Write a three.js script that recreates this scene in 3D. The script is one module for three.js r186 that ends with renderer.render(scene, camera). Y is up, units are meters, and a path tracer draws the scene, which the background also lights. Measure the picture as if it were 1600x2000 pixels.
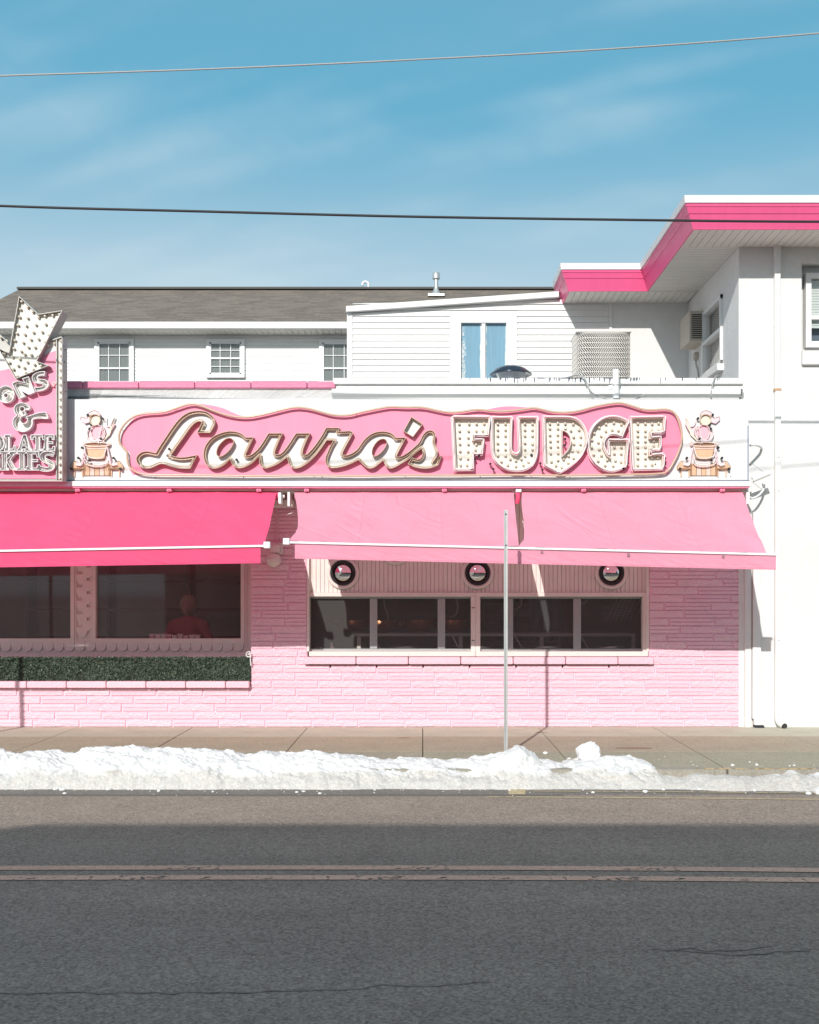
import * as THREE from 'three';
import { mergeGeometries, toCreasedNormals } from 'three/addons/utils/BufferGeometryUtils.js';
import { RoundedBoxGeometry } from 'three/addons/geometries/RoundedBoxGeometry.js';
import { MarchingCubes } from 'three/addons/objects/MarchingCubes.js';
import { FontLoader } from 'three/addons/loaders/FontLoader.js';
import { ImprovedNoise } from 'three/addons/math/ImprovedNoise.js';

// ------------------------------------------------------------------ camera, sky, sun, exposure
// Street runs along x, the shop wall stands at z = 0, the camera across the road at z = 13.5.
const FOCAL = 2221, CAM_Z = 13.5, CAM_Y = 1.55, PX = 826, PY = 1165;
const scene = new THREE.Scene();
const camera = new THREE.PerspectiveCamera(2 * Math.atan(1000 / FOCAL) * 180 / Math.PI, 0.8, 0.1, 600);
camera.position.set(0, CAM_Y, CAM_Z);
camera.lookAt(0, CAM_Y, 0);
camera.setViewOffset(1600, 2000, -(PX - 800), -(PY - 1000), 1600, 2000);   // shift lens: verticals stay upright
const renderer = new THREE.WebGLRenderer();
renderer.toneMapping = THREE.LinearToneMapping;
renderer.toneMappingExposure = 1.06;
renderer.shadowMap.enabled = true;

const noise = new ImprovedNoise();
const fbm = (x, y, z, o = 4) => { let a = 0, f = 1, w = 0.5; for (let i = 0; i < o; i++) { a += w * noise.noise(x * f, y * f, z * f); f *= 2.03; w *= 0.5; } return a; };
const clamp = (v, a = 0, b = 1) => Math.min(b, Math.max(a, v));
const mix = (a, b, t) => a + (b - a) * t;
const smooth = (a, b, v) => { const t = clamp((v - a) / (b - a)); return t * t * (3 - 2 * t); };
function rng(seed) { return () => { seed = (seed + 0x6d2b79f5) | 0; let t = Math.imul(seed ^ (seed >>> 15), 1 | seed); t = (t + Math.imul(t ^ (t >>> 7), 61 | t)) ^ t; return ((t ^ (t >>> 14)) >>> 0) / 4294967296; }; }
const R = rng(7);

const SUN = new THREE.Vector3(-3.74, 7.45, 13.5).normalize();
const sun = new THREE.DirectionalLight(new THREE.Color(1, 0.965, 0.915), 3.7);
sun.position.copy(SUN).multiplyScalar(60); sun.target.position.set(0, 0, 0);
sun.castShadow = true; sun.shadow.mapSize.set(4096, 4096);
Object.assign(sun.shadow.camera, { left: -16, right: 16, top: 16, bottom: -16, near: 1, far: 140 });
sun.name = 'sun'; scene.add(sun, sun.target);
{ // clear winter sky with thin cirrus; unseen zenith greyed to neutralise the shade
  const W = 1024, H = 512, d = new Float32Array(W * H * 4), v = new THREE.Vector3();
  for (let j = 0; j < H; j++) for (let i = 0; i < W; i++) {
    const el = ((j + 0.5) / H - 0.5) * Math.PI, az = ((i + 0.5) / W - 0.5) * 2 * Math.PI;
    v.set(Math.cos(el) * Math.cos(az), Math.sin(el), Math.cos(el) * Math.sin(az));
    const e = Math.max(0, v.y), t = smooth(0.2, 0.41, e), k = 4 * (j * W + i);
    let r = mix(0.47, 0.128, t), g = mix(0.62, 0.395, t), b = mix(0.72, 0.58, t);
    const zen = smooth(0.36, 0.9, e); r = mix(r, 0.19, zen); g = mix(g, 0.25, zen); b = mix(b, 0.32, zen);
    const p = 1 / (e + 0.22), cx = v.x * p, cz = v.z * p;       // cirrus sheet seen from below
    const w1 = fbm(cx * 0.9 + 3.1 + 0.3 * cz, 1.7, cz * 1.7 + 0.5 * cx, 5), w2 = fbm(cx * 2.1 + 1.6 * cz, 8.2, cz * 6.5 - 2.4 * cx, 6);
    const w3 = fbm(cx * 1.1 + 2.2 * cz, 4.4, cz * 14 - 6 * cx, 5), c = clamp(smooth(-0.2, 0.62, 0.7 * w1 + 0.7 * w2 + 0.55 * w3) * 0.56) * smooth(-0.02, 0.08, v.y);
    r = mix(r, 0.52, c); g = mix(g, 0.66, c); b = mix(b, 0.75, c);
    const s = Math.max(0, v.dot(SUN)), au = 0.55 * s ** 12 + 1.6 * s ** 90;
    r += au; g += au * 0.97; b += au * 0.9;
    if (v.y < 0) { const q = smooth(0, -0.1, v.y); r = mix(r, 0.2, q); g = mix(g, 0.2, q); b = mix(b, 0.2, q); }
    d[k] = r * 1.06; d[k + 1] = g * 1.045; d[k + 2] = b * 1.03; d[k + 3] = 1;
  }
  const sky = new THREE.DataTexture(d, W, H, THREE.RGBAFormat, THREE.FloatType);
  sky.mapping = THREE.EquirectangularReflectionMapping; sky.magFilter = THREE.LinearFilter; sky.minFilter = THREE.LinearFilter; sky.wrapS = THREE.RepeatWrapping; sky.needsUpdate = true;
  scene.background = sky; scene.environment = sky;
}

// ------------------------------------------------------------------ helpers
const sc = (z = 0) => (CAM_Z - z) / FOCAL;
const X = (px, z = 0) => (px - PX) * sc(z);               // measured picture column -> metres at depth z
const Y = (py, z = 0) => CAM_Y + (PY - py) * sc(z);
const used = new Map();
function numbered(n) { const k = used.get(n) || 0; used.set(n, k + 1); return k ? n + '_' + String(k).padStart(3, '0') : n; }
function tag(o, label, category, group, kind) { o.userData.label = label; if (category) o.userData.category = category; if (group) o.userData.group = group; if (kind) o.userData.kind = kind; return o; }
function thing(name, label, category, pos = [0, 0, 0], group) { const g = new THREE.Group(); g.name = numbered(name); g.position.set(...pos); scene.add(g); return tag(g, label, category, group); }
function structure(name, label) { const g = new THREE.Group(); g.name = numbered(name); scene.add(g); return tag(g, label, undefined, undefined, 'structure'); }
function mesh(name, geo, mat, parent) {
  const g = Array.isArray(geo) ? join(geo) : geo, m = new THREE.Mesh(g, mat);
  m.name = parent === scene ? numbered(name) : name; m.castShadow = m.receiveShadow = true; parent.add(m); return m;
}
function flat(g) { const h = g.index ? g.toNonIndexed() : g; for (const k of Object.keys(h.attributes)) if (!['position', 'normal', 'uv'].includes(k)) h.deleteAttribute(k); if (!h.attributes.uv) boxUV(h); return h; }
function join(list) { return mergeGeometries(list.map(flat)); }
function boxUV(g, s = 1) { // uv in metres from the dominant axis of each face
  if (!g.attributes.normal) g.computeVertexNormals();
  const p = g.attributes.position, n = g.attributes.normal, uv = new Float32Array(p.count * 2);
  for (let i = 0; i < p.count; i++) {
    const a = Math.abs(n.getX(i)), b = Math.abs(n.getY(i)), c = Math.abs(n.getZ(i)), x = p.getX(i), y = p.getY(i), z = p.getZ(i);
    const [u, v] = b >= a && b >= c ? [x, z] : c >= a ? [x, y] : [z, y];
    uv[2 * i] = u * s; uv[2 * i + 1] = v * s;
  }
  g.setAttribute('uv', new THREE.BufferAttribute(uv, 2)); return g;
}
function box(x0, x1, y0, y1, z0, z1, uvm = true) {
  let g = new THREE.BoxGeometry(x1 - x0, y1 - y0, z1 - z0).toNonIndexed(); g.translate((x0 + x1) / 2, (y0 + y1) / 2, (z0 + z1) / 2);
  return uvm ? boxUV(g) : g;
}
function rbox(x0, x1, y0, y1, z0, z1, r = 0.006, seg = 1) {
  const g = new RoundedBoxGeometry(x1 - x0, y1 - y0, z1 - z0, seg, Math.min(r, (x1 - x0) / 2.1, (y1 - y0) / 2.1, (z1 - z0) / 2.1)); g.translate((x0 + x1) / 2, (y0 + y1) / 2, (z0 + z1) / 2);
  return boxUV(g.index ? g.toNonIndexed() : g);
}
const V = (x, y, z) => new THREE.Vector3(x, y, z);
function tube(pts, r, seg, rad = 6, closed = false, tension = 0.5) { return new THREE.TubeGeometry(new THREE.CatmullRomCurve3(pts, closed, 'centripetal', tension), seg || Math.max(8, pts.length * 4), r, rad, closed); }
function rod(a, b, r, rad = 8) { const d = new THREE.Vector3().subVectors(b, a), g = new THREE.CylinderGeometry(r, r, d.length(), rad); g.applyQuaternion(new THREE.Quaternion().setFromUnitVectors(V(0, 1, 0), d.clone().normalize())); g.translate((a.x + b.x) / 2, (a.y + b.y) / 2, (a.z + b.z) / 2); return g; }
function bar(a, b, w, h) { const d = new THREE.Vector3().subVectors(b, a), g = new THREE.BoxGeometry(w, d.length(), h); g.applyQuaternion(new THREE.Quaternion().setFromUnitVectors(V(0, 1, 0), d.clone().normalize())); g.translate((a.x + b.x) / 2, (a.y + b.y) / 2, (a.z + b.z) / 2); return g; }
function lathe(prof, seg = 24) { return new THREE.LatheGeometry(prof.map(([r, y]) => new THREE.Vector2(Math.max(r, 0.0005), y)), seg); }
function prism(poly, z0, z1, holes = []) { // flat outline with real thickness
  const s = new THREE.Shape(poly.map((p) => new THREE.Vector2(p[0], p[1])));
  for (const h of holes) s.holes.push(new THREE.Path(h.map((p) => new THREE.Vector2(p[0], p[1]))));
  const g = new THREE.ExtrudeGeometry(s, { depth: z1 - z0, bevelEnabled: false, curveSegments: 8 }); g.translate(0, 0, z0); return boxUV(flat(g));
}
function grid(nx, ny, f) { // f(u, v) -> Vector3, smooth normals, uv = metres given by f.uv or u,v
  const pos = [], uv = [], idx = [];
  for (let j = 0; j <= ny; j++) for (let i = 0; i <= nx; i++) { const p = f(i / nx, j / ny); pos.push(p.x, p.y, p.z); uv.push(p.u ?? p.x, p.v ?? p.y); }
  for (let j = 0; j < ny; j++) for (let i = 0; i < nx; i++) { const a = j * (nx + 1) + i, b = a + 1, c = a + nx + 1, d = c + 1; idx.push(a, b, d, a, d, c); }
  const g = new THREE.BufferGeometry(); g.setAttribute('position', new THREE.Float32BufferAttribute(pos, 3)); g.setAttribute('uv', new THREE.Float32BufferAttribute(uv, 2)); g.setIndex(idx); g.computeVertexNormals(); return g;
}
// polygon tools for the sign letters
const area = (p) => p.reduce((s, a, i) => { const b = p[(i + 1) % p.length]; return s + a[0] * b[1] - b[0] * a[1]; }, 0) / 2;
const ccw = (p) => (area(p) < 0 ? [...p].reverse() : p);
function inset(p, d) { // p counter-clockwise, d > 0 moves inwards
  const n = p.length, out = [];
  for (let i = 0; i < n; i++) {
    const a = p[(i + n - 1) % n], b = p[i], c = p[(i + 1) % n];
    let e1 = [b[0] - a[0], b[1] - a[1]], e2 = [c[0] - b[0], c[1] - b[1]];
    const l1 = Math.hypot(...e1) || 1, l2 = Math.hypot(...e2) || 1; e1 = [e1[0] / l1, e1[1] / l1]; e2 = [e2[0] / l2, e2[1] / l2];
    let nx = -(e1[1] + e2[1]), ny = e1[0] + e2[0]; const l = Math.hypot(nx, ny) || 1; nx /= l; ny /= l;
    const m = Math.min(1.8, 1 / Math.max(0.3, -e1[1] * nx + e1[0] * ny));
    out.push([b[0] + nx * d * m, b[1] + ny * d * m]);
  }
  return out;
}
function chaikin(p, it = 2) { // points with a third entry stay corners
  for (let k = 0; k < it; k++) { const q = []; const n = p.length;
    for (let i = 0; i < n; i++) { const a = p[(i + n - 1) % n], b = p[i], c = p[(i + 1) % n]; if (b[2]) { q.push(b); continue; }
      q.push([mix(b[0], a[0], a[2] ? 0.3 : 0.25), mix(b[1], a[1], a[2] ? 0.3 : 0.25)], [mix(b[0], c[0], 0.25), mix(b[1], c[1], 0.25)]); }
    p = q; }
  return p;
}
// ------------------------------------------------------------------ materials
function tex(size, fn, srgb = true) {
  const d = new Uint8Array(size * size * 4);
  for (let j = 0; j < size; j++) for (let i = 0; i < size; i++) { const c = fn(i / size, j / size, i, j), k = 4 * (j * size + i); for (let m = 0; m < 3; m++) { const q = clamp(Array.isArray(c) ? c[m] : c); d[k + m] = 255 * (srgb ? (q <= 0.0031308 ? 12.92 * q : 1.055 * q ** (1 / 2.4) - 0.055) : q); } d[k + 3] = 255; }
  const t = new THREE.DataTexture(d, size, size); t.wrapS = t.wrapT = THREE.RepeatWrapping; t.magFilter = THREE.LinearFilter; t.minFilter = THREE.LinearMipmapLinearFilter; t.generateMipmaps = true; if (srgb) t.colorSpace = THREE.SRGBColorSpace; t.needsUpdate = true; return t;
}
function rep(t, s, s2 = s) { const c = t.clone(); c.repeat.set(s, s2); c.needsUpdate = true; return c; }
const HT = new Float32Array(4096); { const q = rng(99); for (let i = 0; i < 4096; i++) HT[i] = q() * 2 - 1; }
const per = (u, v, f, seed, o = 4, fy = f) => { // tileable value noise, about -1..1
  let a = 0, w = 0.62; for (let i = 0; i < o; i++) { const qx = Math.round(f * 2 ** i), qy = Math.round(fy * 2 ** i), x = u * qx, y = v * qy, x0 = Math.floor(x), y0 = Math.floor(y); let s = x - x0, t = y - y0; s = s * s * (3 - 2 * s); t = t * t * (3 - 2 * t);
    const k = (seed * 131 + i * 977) | 0, X0 = ((x0 % qx) + qx) % qx, X1 = (X0 + 1) % qx, Y0 = ((y0 % qy) + qy) % qy, Y1 = (Y0 + 1) % qy, h = (p, q) => HT[(Math.imul(p, 374761) ^ Math.imul(q, 668265) ^ Math.imul(k, 2246822)) >>> 7 & 4095];
    a += w * (((h(X0, Y0) * (1 - s) + h(X1, Y0) * s) * (1 - t)) + (h(X0, Y1) * (1 - s) + h(X1, Y1) * s) * t); w *= 0.55; } return a; };
const c3 = (r, g, b) => new THREE.Color().setRGB(r, g, b);
function M(rgb, rough = 0.7, o = {}) { const m = new THREE.MeshPhysicalMaterial({ color: c3(...rgb), roughness: rough, side: THREE.DoubleSide, ...o }); return m; }
const mottle = tex(512, (u, v) => { const a = per(u, v, 5, 1.3, 5), b = per(u, v, 40, 4.1, 2); return 0.955 + 0.05 * a + 0.03 * b; });
const rough512 = tex(512, (u, v) => 0.5 + 0.5 * per(u, v, 24, 2.2, 4), false);
const grainB = tex(512, (u, v) => 0.5 + 0.45 * per(u, v, 60, 9.2, 3), false);
const streak = tex(512, (u, v) => { const a = per(u, v, 30, 3.3, 4, 4), b = per(u, v, 6, 6.6, 4); return 0.955 + 0.035 * a + 0.04 * b; });
const MAT = {
  cleanGlass: M([0.93, 0.95, 0.94], 0.02, { transmission: 1, thickness: 0, ior: 1.5 }),
  white: M([0.82, 0.81, 0.79], 0.55, { map: mottle }),
  signWhite: M([0.78, 0.77, 0.755], 0.4, { map: rep(streak, 0.35) }),
  stucco: M([0.77, 0.76, 0.745], 0.85, { map: rep(mottle, 0.4), bumpMap: rep(rough512, 1.6), bumpScale: 0.0022 }),
  siding: M([0.83, 0.815, 0.79], 0.5, { map: rep(mottle, 0.7) }),
  trim: M([0.78, 0.77, 0.755], 0.45),
  cream: M([0.79, 0.715, 0.665], 0.6, { map: mottle }),
  pinkBrick: [[0.9, 0.575, 0.66], [0.91, 0.595, 0.675], [0.89, 0.56, 0.65]].map((c, i) => M(c, 0.6, { map: rep(mottle, 1.7), bumpMap: rep(rough512, 3), bumpScale: 0.005 })),
  roughBrick: [[0.9, 0.575, 0.66], [0.905, 0.59, 0.67], [0.89, 0.565, 0.655]].map((c) => M(c, 0.6, { map: rep(mottle, 1.7), bumpMap: rep(rough512, 1.6, 2.6), bumpScale: 0.01 })),
  mortar: M([0.88, 0.57, 0.665], 0.7, { bumpMap: rep(rough512, 3), bumpScale: 0.006 }),
  signPink: M([0.92, 0.275, 0.41], 0.45, { map: rep(streak, 0.5) }),
  fasciaPink: M([0.86, 0.125, 0.295], 0.35, { map: rep(streak, 0.6) }),
  copingPink: M([0.83, 0.26, 0.4], 0.7, { map: rep(mottle, 1.2), bumpMap: rep(rough512, 2), bumpScale: 0.006 }),
  soffit: M([0.74, 0.71, 0.66], 0.6, { map: mottle }),
  steel: M([0.55, 0.56, 0.55], 0.35, { metalness: 0.85 }),
  galv: M([0.56, 0.58, 0.57], 0.5, { metalness: 0.6, map: rep(mottle, 3) }),
  signMetal: M([0.42, 0.4, 0.37], 0.5, { metalness: 0.3, map: rep(mottle, 2) }),
  darkMetal: M([0.035, 0.04, 0.055], 0.5, { metalness: 0.3 }),
  black: M([0.015, 0.013, 0.014], 0.45),
  rimTan: M([0.55, 0.42, 0.3], 0.55, { map: rep(mottle, 3) }),
  tubeTan: M([0.6, 0.44, 0.31], 0.25, { clearcoat: 0.6 }),
  tubeWhite: M([0.86, 0.8, 0.78], 0.2, { clearcoat: 0.7 }),
  tubePink: M([0.85, 0.68, 0.68], 0.2, { clearcoat: 0.7 }),
  letterCream: M([0.82, 0.78, 0.7], 0.5, { map: rep(streak, 2) }),
  rimCream: M([0.78, 0.66, 0.58], 0.5, { map: rep(mottle, 3) }),
  bulb: M([0.72, 0.66, 0.54], 0.18, { clearcoat: 1, clearcoatRoughness: 0.1 }),
  socket: M([0.3, 0.25, 0.2], 0.5, { metalness: 0.4 }),
  glass: M([0.9, 0.87, 0.84], 0.03, { transmission: 0.93, thickness: 0, ior: 1.5, specularIntensity: 1 }),
  aluminium: M([0.42, 0.43, 0.42], 0.45, { metalness: 0.5 }),
  plastic: M([0.82, 0.82, 0.8], 0.35),
  cable: M([0.02, 0.02, 0.022], 0.6),
  greyCable: M([0.38, 0.38, 0.37], 0.5),
};
// ------------------------------------------------------------------ ground, road, pavement, snow
const asphaltC = tex(1024, (u, v, i, j) => { const h = Math.abs(Math.sin(i * 12.9898 + j * 78.233) * 43758.5453) % 1; const g = per(u, v, 200, 5.5, 2), l = per(u, v, 7, 7.5, 4);
  const s = 0.49 + 0.28 * g + 0.22 * (h - 0.5) + 0.035 * l + (h > 0.985 ? 0.3 : 0); return [s, s * 0.985, s * 0.96]; });
const asphaltB = tex(512, (u, v) => 0.5 + 0.5 * per(u, v, 128, 15.5, 1), false);
const concreteC = tex(1024, (u, v, i, j) => { const h = Math.abs(Math.sin(i * 3.13 + j * 91.7) * 9631.7) % 1; return 0.88 + 0.07 * per(u, v, 5, 21.5, 5) + 0.06 * per(u, v, 70, 27.1, 2) + 0.06 * (h - 0.5); });
const aggregateC = tex(1024, (u, v, i, j) => { const h = Math.abs(Math.sin(i * 5.77 + j * 41.3) * 7919.3) % 1, g = per(u, v, 110, 33.3, 2); const s = 0.8 + 0.22 * g + 0.24 * (h - 0.5) + 0.06 * per(u, v, 5, 36, 4); return [s, s * (0.97 + 0.05 * h), s * (0.93 + 0.08 * h)]; });
const mAsphalt = M([0.665, 0.545, 0.46], 0.9, { map: rep(asphaltC, 0.42), bumpMap: rep(asphaltB, 1.1), bumpScale: 0.0025, vertexColors: true });
const mGutter = M([0.44, 0.4, 0.36], 0.85, { map: rep(asphaltC, 0.6), bumpMap: rep(asphaltB, 1.1), bumpScale: 0.004 });
const GROUND_Y = -0.15, KERB_Z = 3.32;
const ground = structure('ground', 'wide grey ground beyond the buildings');
mesh('ground_sheet', boxUV(box(-300, 300, -0.6, GROUND_Y - 0.03, -300, 300)), M([0.2, 0.19, 0.18], 0.95, { map: rep(concreteC, 0.2) }), ground);
{
  const road = structure('road', 'grey asphalt road with worn patches');
  const g = grid(220, 60, (u, v) => { const x = mix(-40, 40, u), z = mix(10.6, KERB_Z - 0.05, v); return Object.assign(V(x, GROUND_Y, z), { u: x, v: z }); });
  const p = g.attributes.position, col = new Float32Array(p.count * 3);
  for (let i = 0; i < p.count; i++) { const x = p.getX(i), z = p.getZ(i); const w = 1 + 0.16 * fbm(x * 0.5, 2, z * 1.2, 5) + 0.22 * fbm(x * 0.05, 5, z * 1.5, 3); col.set([w, w * 0.995, w * 0.985], 3 * i); }
  g.setAttribute('color', new THREE.BufferAttribute(col, 3));
  mesh('asphalt_sheet', g, mAsphalt, road);
  // gutter strip with its own dark seam beside the kerb
  mesh('gutter_strip', boxUV(box(-40, 40, GROUND_Y - 0.008, GROUND_Y + 0.006, KERB_Z - 0.008, 3.79)), mGutter, road);
  mesh('gutter_seam', boxUV(box(-40, 1.2, GROUND_Y - 0.008, GROUND_Y + 0.0085, 3.79, 3.82)), M([0.13, 0.12, 0.11], 0.9), road);
  // cracks: narrow tar-dark ribbons following a wandering line
  const crack = (pts, w, n, amp, seed) => { const c = new THREE.CatmullRomCurve3(pts.map(([x, z]) => V(x, 0, z))); return grid(n, 1, (u, v) => { const q = c.getPoint(u); const j = amp * fbm(q.x * 5, seed, q.z * 3, 4) * 2, ww = w * (0.5 + Math.abs(noise.noise(q.x * 7, seed + 3, 0)) * 1.6); return V(q.x, GROUND_Y + 0.0035, q.z + j + (v - 0.5) * ww); }); };
  mesh('crack', [crack([[-6, 8.63], [-2.2, 8.64], [-0.6, 8.6], [0.3, 8.5]], 0.012, 260, 0.05, 2), crack([[2.4, 6.25], [2.55, 6.5], [2.65, 6.8], [2.9, 7.1]], 0.012, 60, 0.05, 6), crack([[-1.75, 6.2], [-1.7, 6.5], [-1.72, 6.75]], 0.008, 50, 0.04, 8)], M([0.27, 0.23, 0.2], 0.95), road);
  mesh('tar_patch', [crack([[1.1, 8.05], [1.5, 8.09], [1.85, 8.06]], 0.016, 80, 0.05, 12), crack([[1.2, 8.02], [1.45, 8.04], [1.7, 8.0]], 0.02, 80, 0.07, 18), crack([[2.5, 8.25], [2.9, 8.28]], 0.02, 40, 0.03, 16)], M([0.28, 0.235, 0.205], 0.95), road);
}
{ // painted lines, chipped by wear
  const wear = (seed) => tex(512, (u, v) => (per(u, v, 50, seed, 3) + 0.5 * per(u, v, 6, seed + 3, 3) > -0.5 ? 1 : 0), false);
  const paint = (rgb, s) => M(rgb, 0.7, { alphaMap: rep(wear(s), 0.7), alphaTest: 0.5, transparent: true, map: rep(aggregateC, 0.7) });
  const lineY = paint([0.95, 0.6, 0.45], 51), oldY = M([0.62, 0.5, 0.3], 0.8, { alphaMap: rep(tex(512, (u, v) => (per(u, v, 60, 71, 3) + 0.5 * per(u, v, 5, 75, 3) > -0.35 ? 1 : 0), false), 0.7), alphaTest: 0.5, transparent: true });
  const strip = (x0, x1, z0, z1, slope, y = GROUND_Y + 0.004) => grid(Math.max(2, Math.round((x1 - x0) * 4)), 1, (u, v) => { const x = mix(x0, x1, u); return Object.assign(V(x, y, mix(z1, z0, v) + slope * x + 0.008 * x * x * (x > 0 ? 1 : 0.4)), { u: x, v: mix(z1, z0, v) }); });
  const a = structure('road_marking', 'double yellow centre line along the road');
  mesh('centre_line', strip(-14, 14, 6.33, 6.44, 0.006), lineY, a); mesh('centre_line', strip(-14, 14, 6.58, 6.69, 0.006), lineY, a);
  const b = structure('road_marking', 'worn yellow parking marks beside the kerb');
  mesh('parking_mark', grid(4, 4, (u, v) => Object.assign(V(mix(0.735, 0.88, u) + 0.02 * v, GROUND_Y + 0.01, mix(3.785, 3.4, v)), { u: u * 0.15, v: v * 0.4 })), oldY, b);
  mesh('parking_line', strip(0.55, 14, 3.845, 3.885, 0.012), oldY, b); mesh('parking_line', strip(0.8, 14, 3.6, 3.63, 0.006, GROUND_Y + 0.011), oldY, b);
}
{ // pavement: three bands of slabs with real joints
  const pv = structure('pavement', 'tan concrete pavement in front of the shop');
  mesh('bedding', boxUV(box(-40, 40, -0.5, -0.03, -0.1, KERB_Z - 0.1)), M([0.3, 0.26, 0.2], 0.95), pv);
  const smoothC = [0, 1, 2].map((k) => M([0.57 + 0.015 * k, 0.55 + 0.01 * k, 0.425], 0.85, { map: rep(concreteC, 0.8), bumpMap: rep(grainB, 1), bumpScale: 0.002 }));
  const brown = [0, 1, 2].map((k) => M([0.51 + 0.015 * k, 0.435 + 0.01 * k, 0.335], 0.9, { map: rep(aggregateC, 0.75), bumpMap: rep(grainB, 1.4), bumpScale: 0.004 }));
  const tan = [0, 1, 2].map((k) => M([0.48, 0.43 + 0.01 * k, 0.34], 0.9, { map: rep(aggregateC, 0.62), bumpMap: rep(grainB, 1.3), bumpScale: 0.004 }));
  for (let i = -6; i <= 6; i++) {
    const x0 = i * 1.365 + 0.0035, x1 = (i + 1) * 1.365 - 0.0035;
    [[-0.02, 0.886, smoothC], [0.892, 2.136, brown], [2.142, KERB_Z - 0.16, tan]].forEach(([z0, z1, m], k) => mesh('paving_slab', rbox(x0, x1, -0.12, 0.001 * ((i * 7 + k * 3) % 3), z0, z1, 0.006), m[Math.abs(i * 3 + k) % 3], pv));
  }
  for (const [a, b] of [[-40, -8.19], [9.555, 40]]) mesh('pavement_far', boxUV(box(a, b, -0.12, 0, -0.02, KERB_Z - 0.16)), tan[0], pv);
  const kerbM = M([0.45, 0.41, 0.35], 0.9, { map: rep(aggregateC, 0.9), bumpMap: rep(grainB, 1.4), bumpScale: 0.004 });
  for (let i = -4; i < 4; i++) mesh('kerb_stone', rbox(i * 2.73 + 0.004, i * 2.73 + 2.726, -0.4, 0.004, KERB_Z - 0.152, KERB_Z, 0.02, 2), kerbM, pv);
  mesh('kerb_paint', boxUV(box(2.45, 9, 0.0045, 0.008, KERB_Z - 0.05, KERB_Z - 0.012)), M([0.6, 0.42, 0.2], 0.8, { alphaMap: rep(tex(256, (u, v) => (per(u, v, 30, 91, 3) > -0.05 ? 1 : 0), false), 0.8), alphaTest: 0.5, transparent: true }), pv);
  mesh('pavement_stain', [[-0.2, 1.05], [1.35, 0.55], [2.15, 1.9]].map(([x, z], i) => { const s = []; for (let k = 0; k < 14; k++) { const a = k / 14 * 6.283; s.push([x + Math.cos(a) * (0.07 + 0.12 * (i === 2) + 0.02 * noise.noise(k, i, 1)), -z + Math.sin(a) * (0.012 + 0.05 * (i === 2))]); } return prism(s, 0, 0.002).rotateX(-Math.PI / 2).translate(0, 0.0025, 0); }), M([0.3, 0.2, 0.14], 0.9), pv);
}
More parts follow.
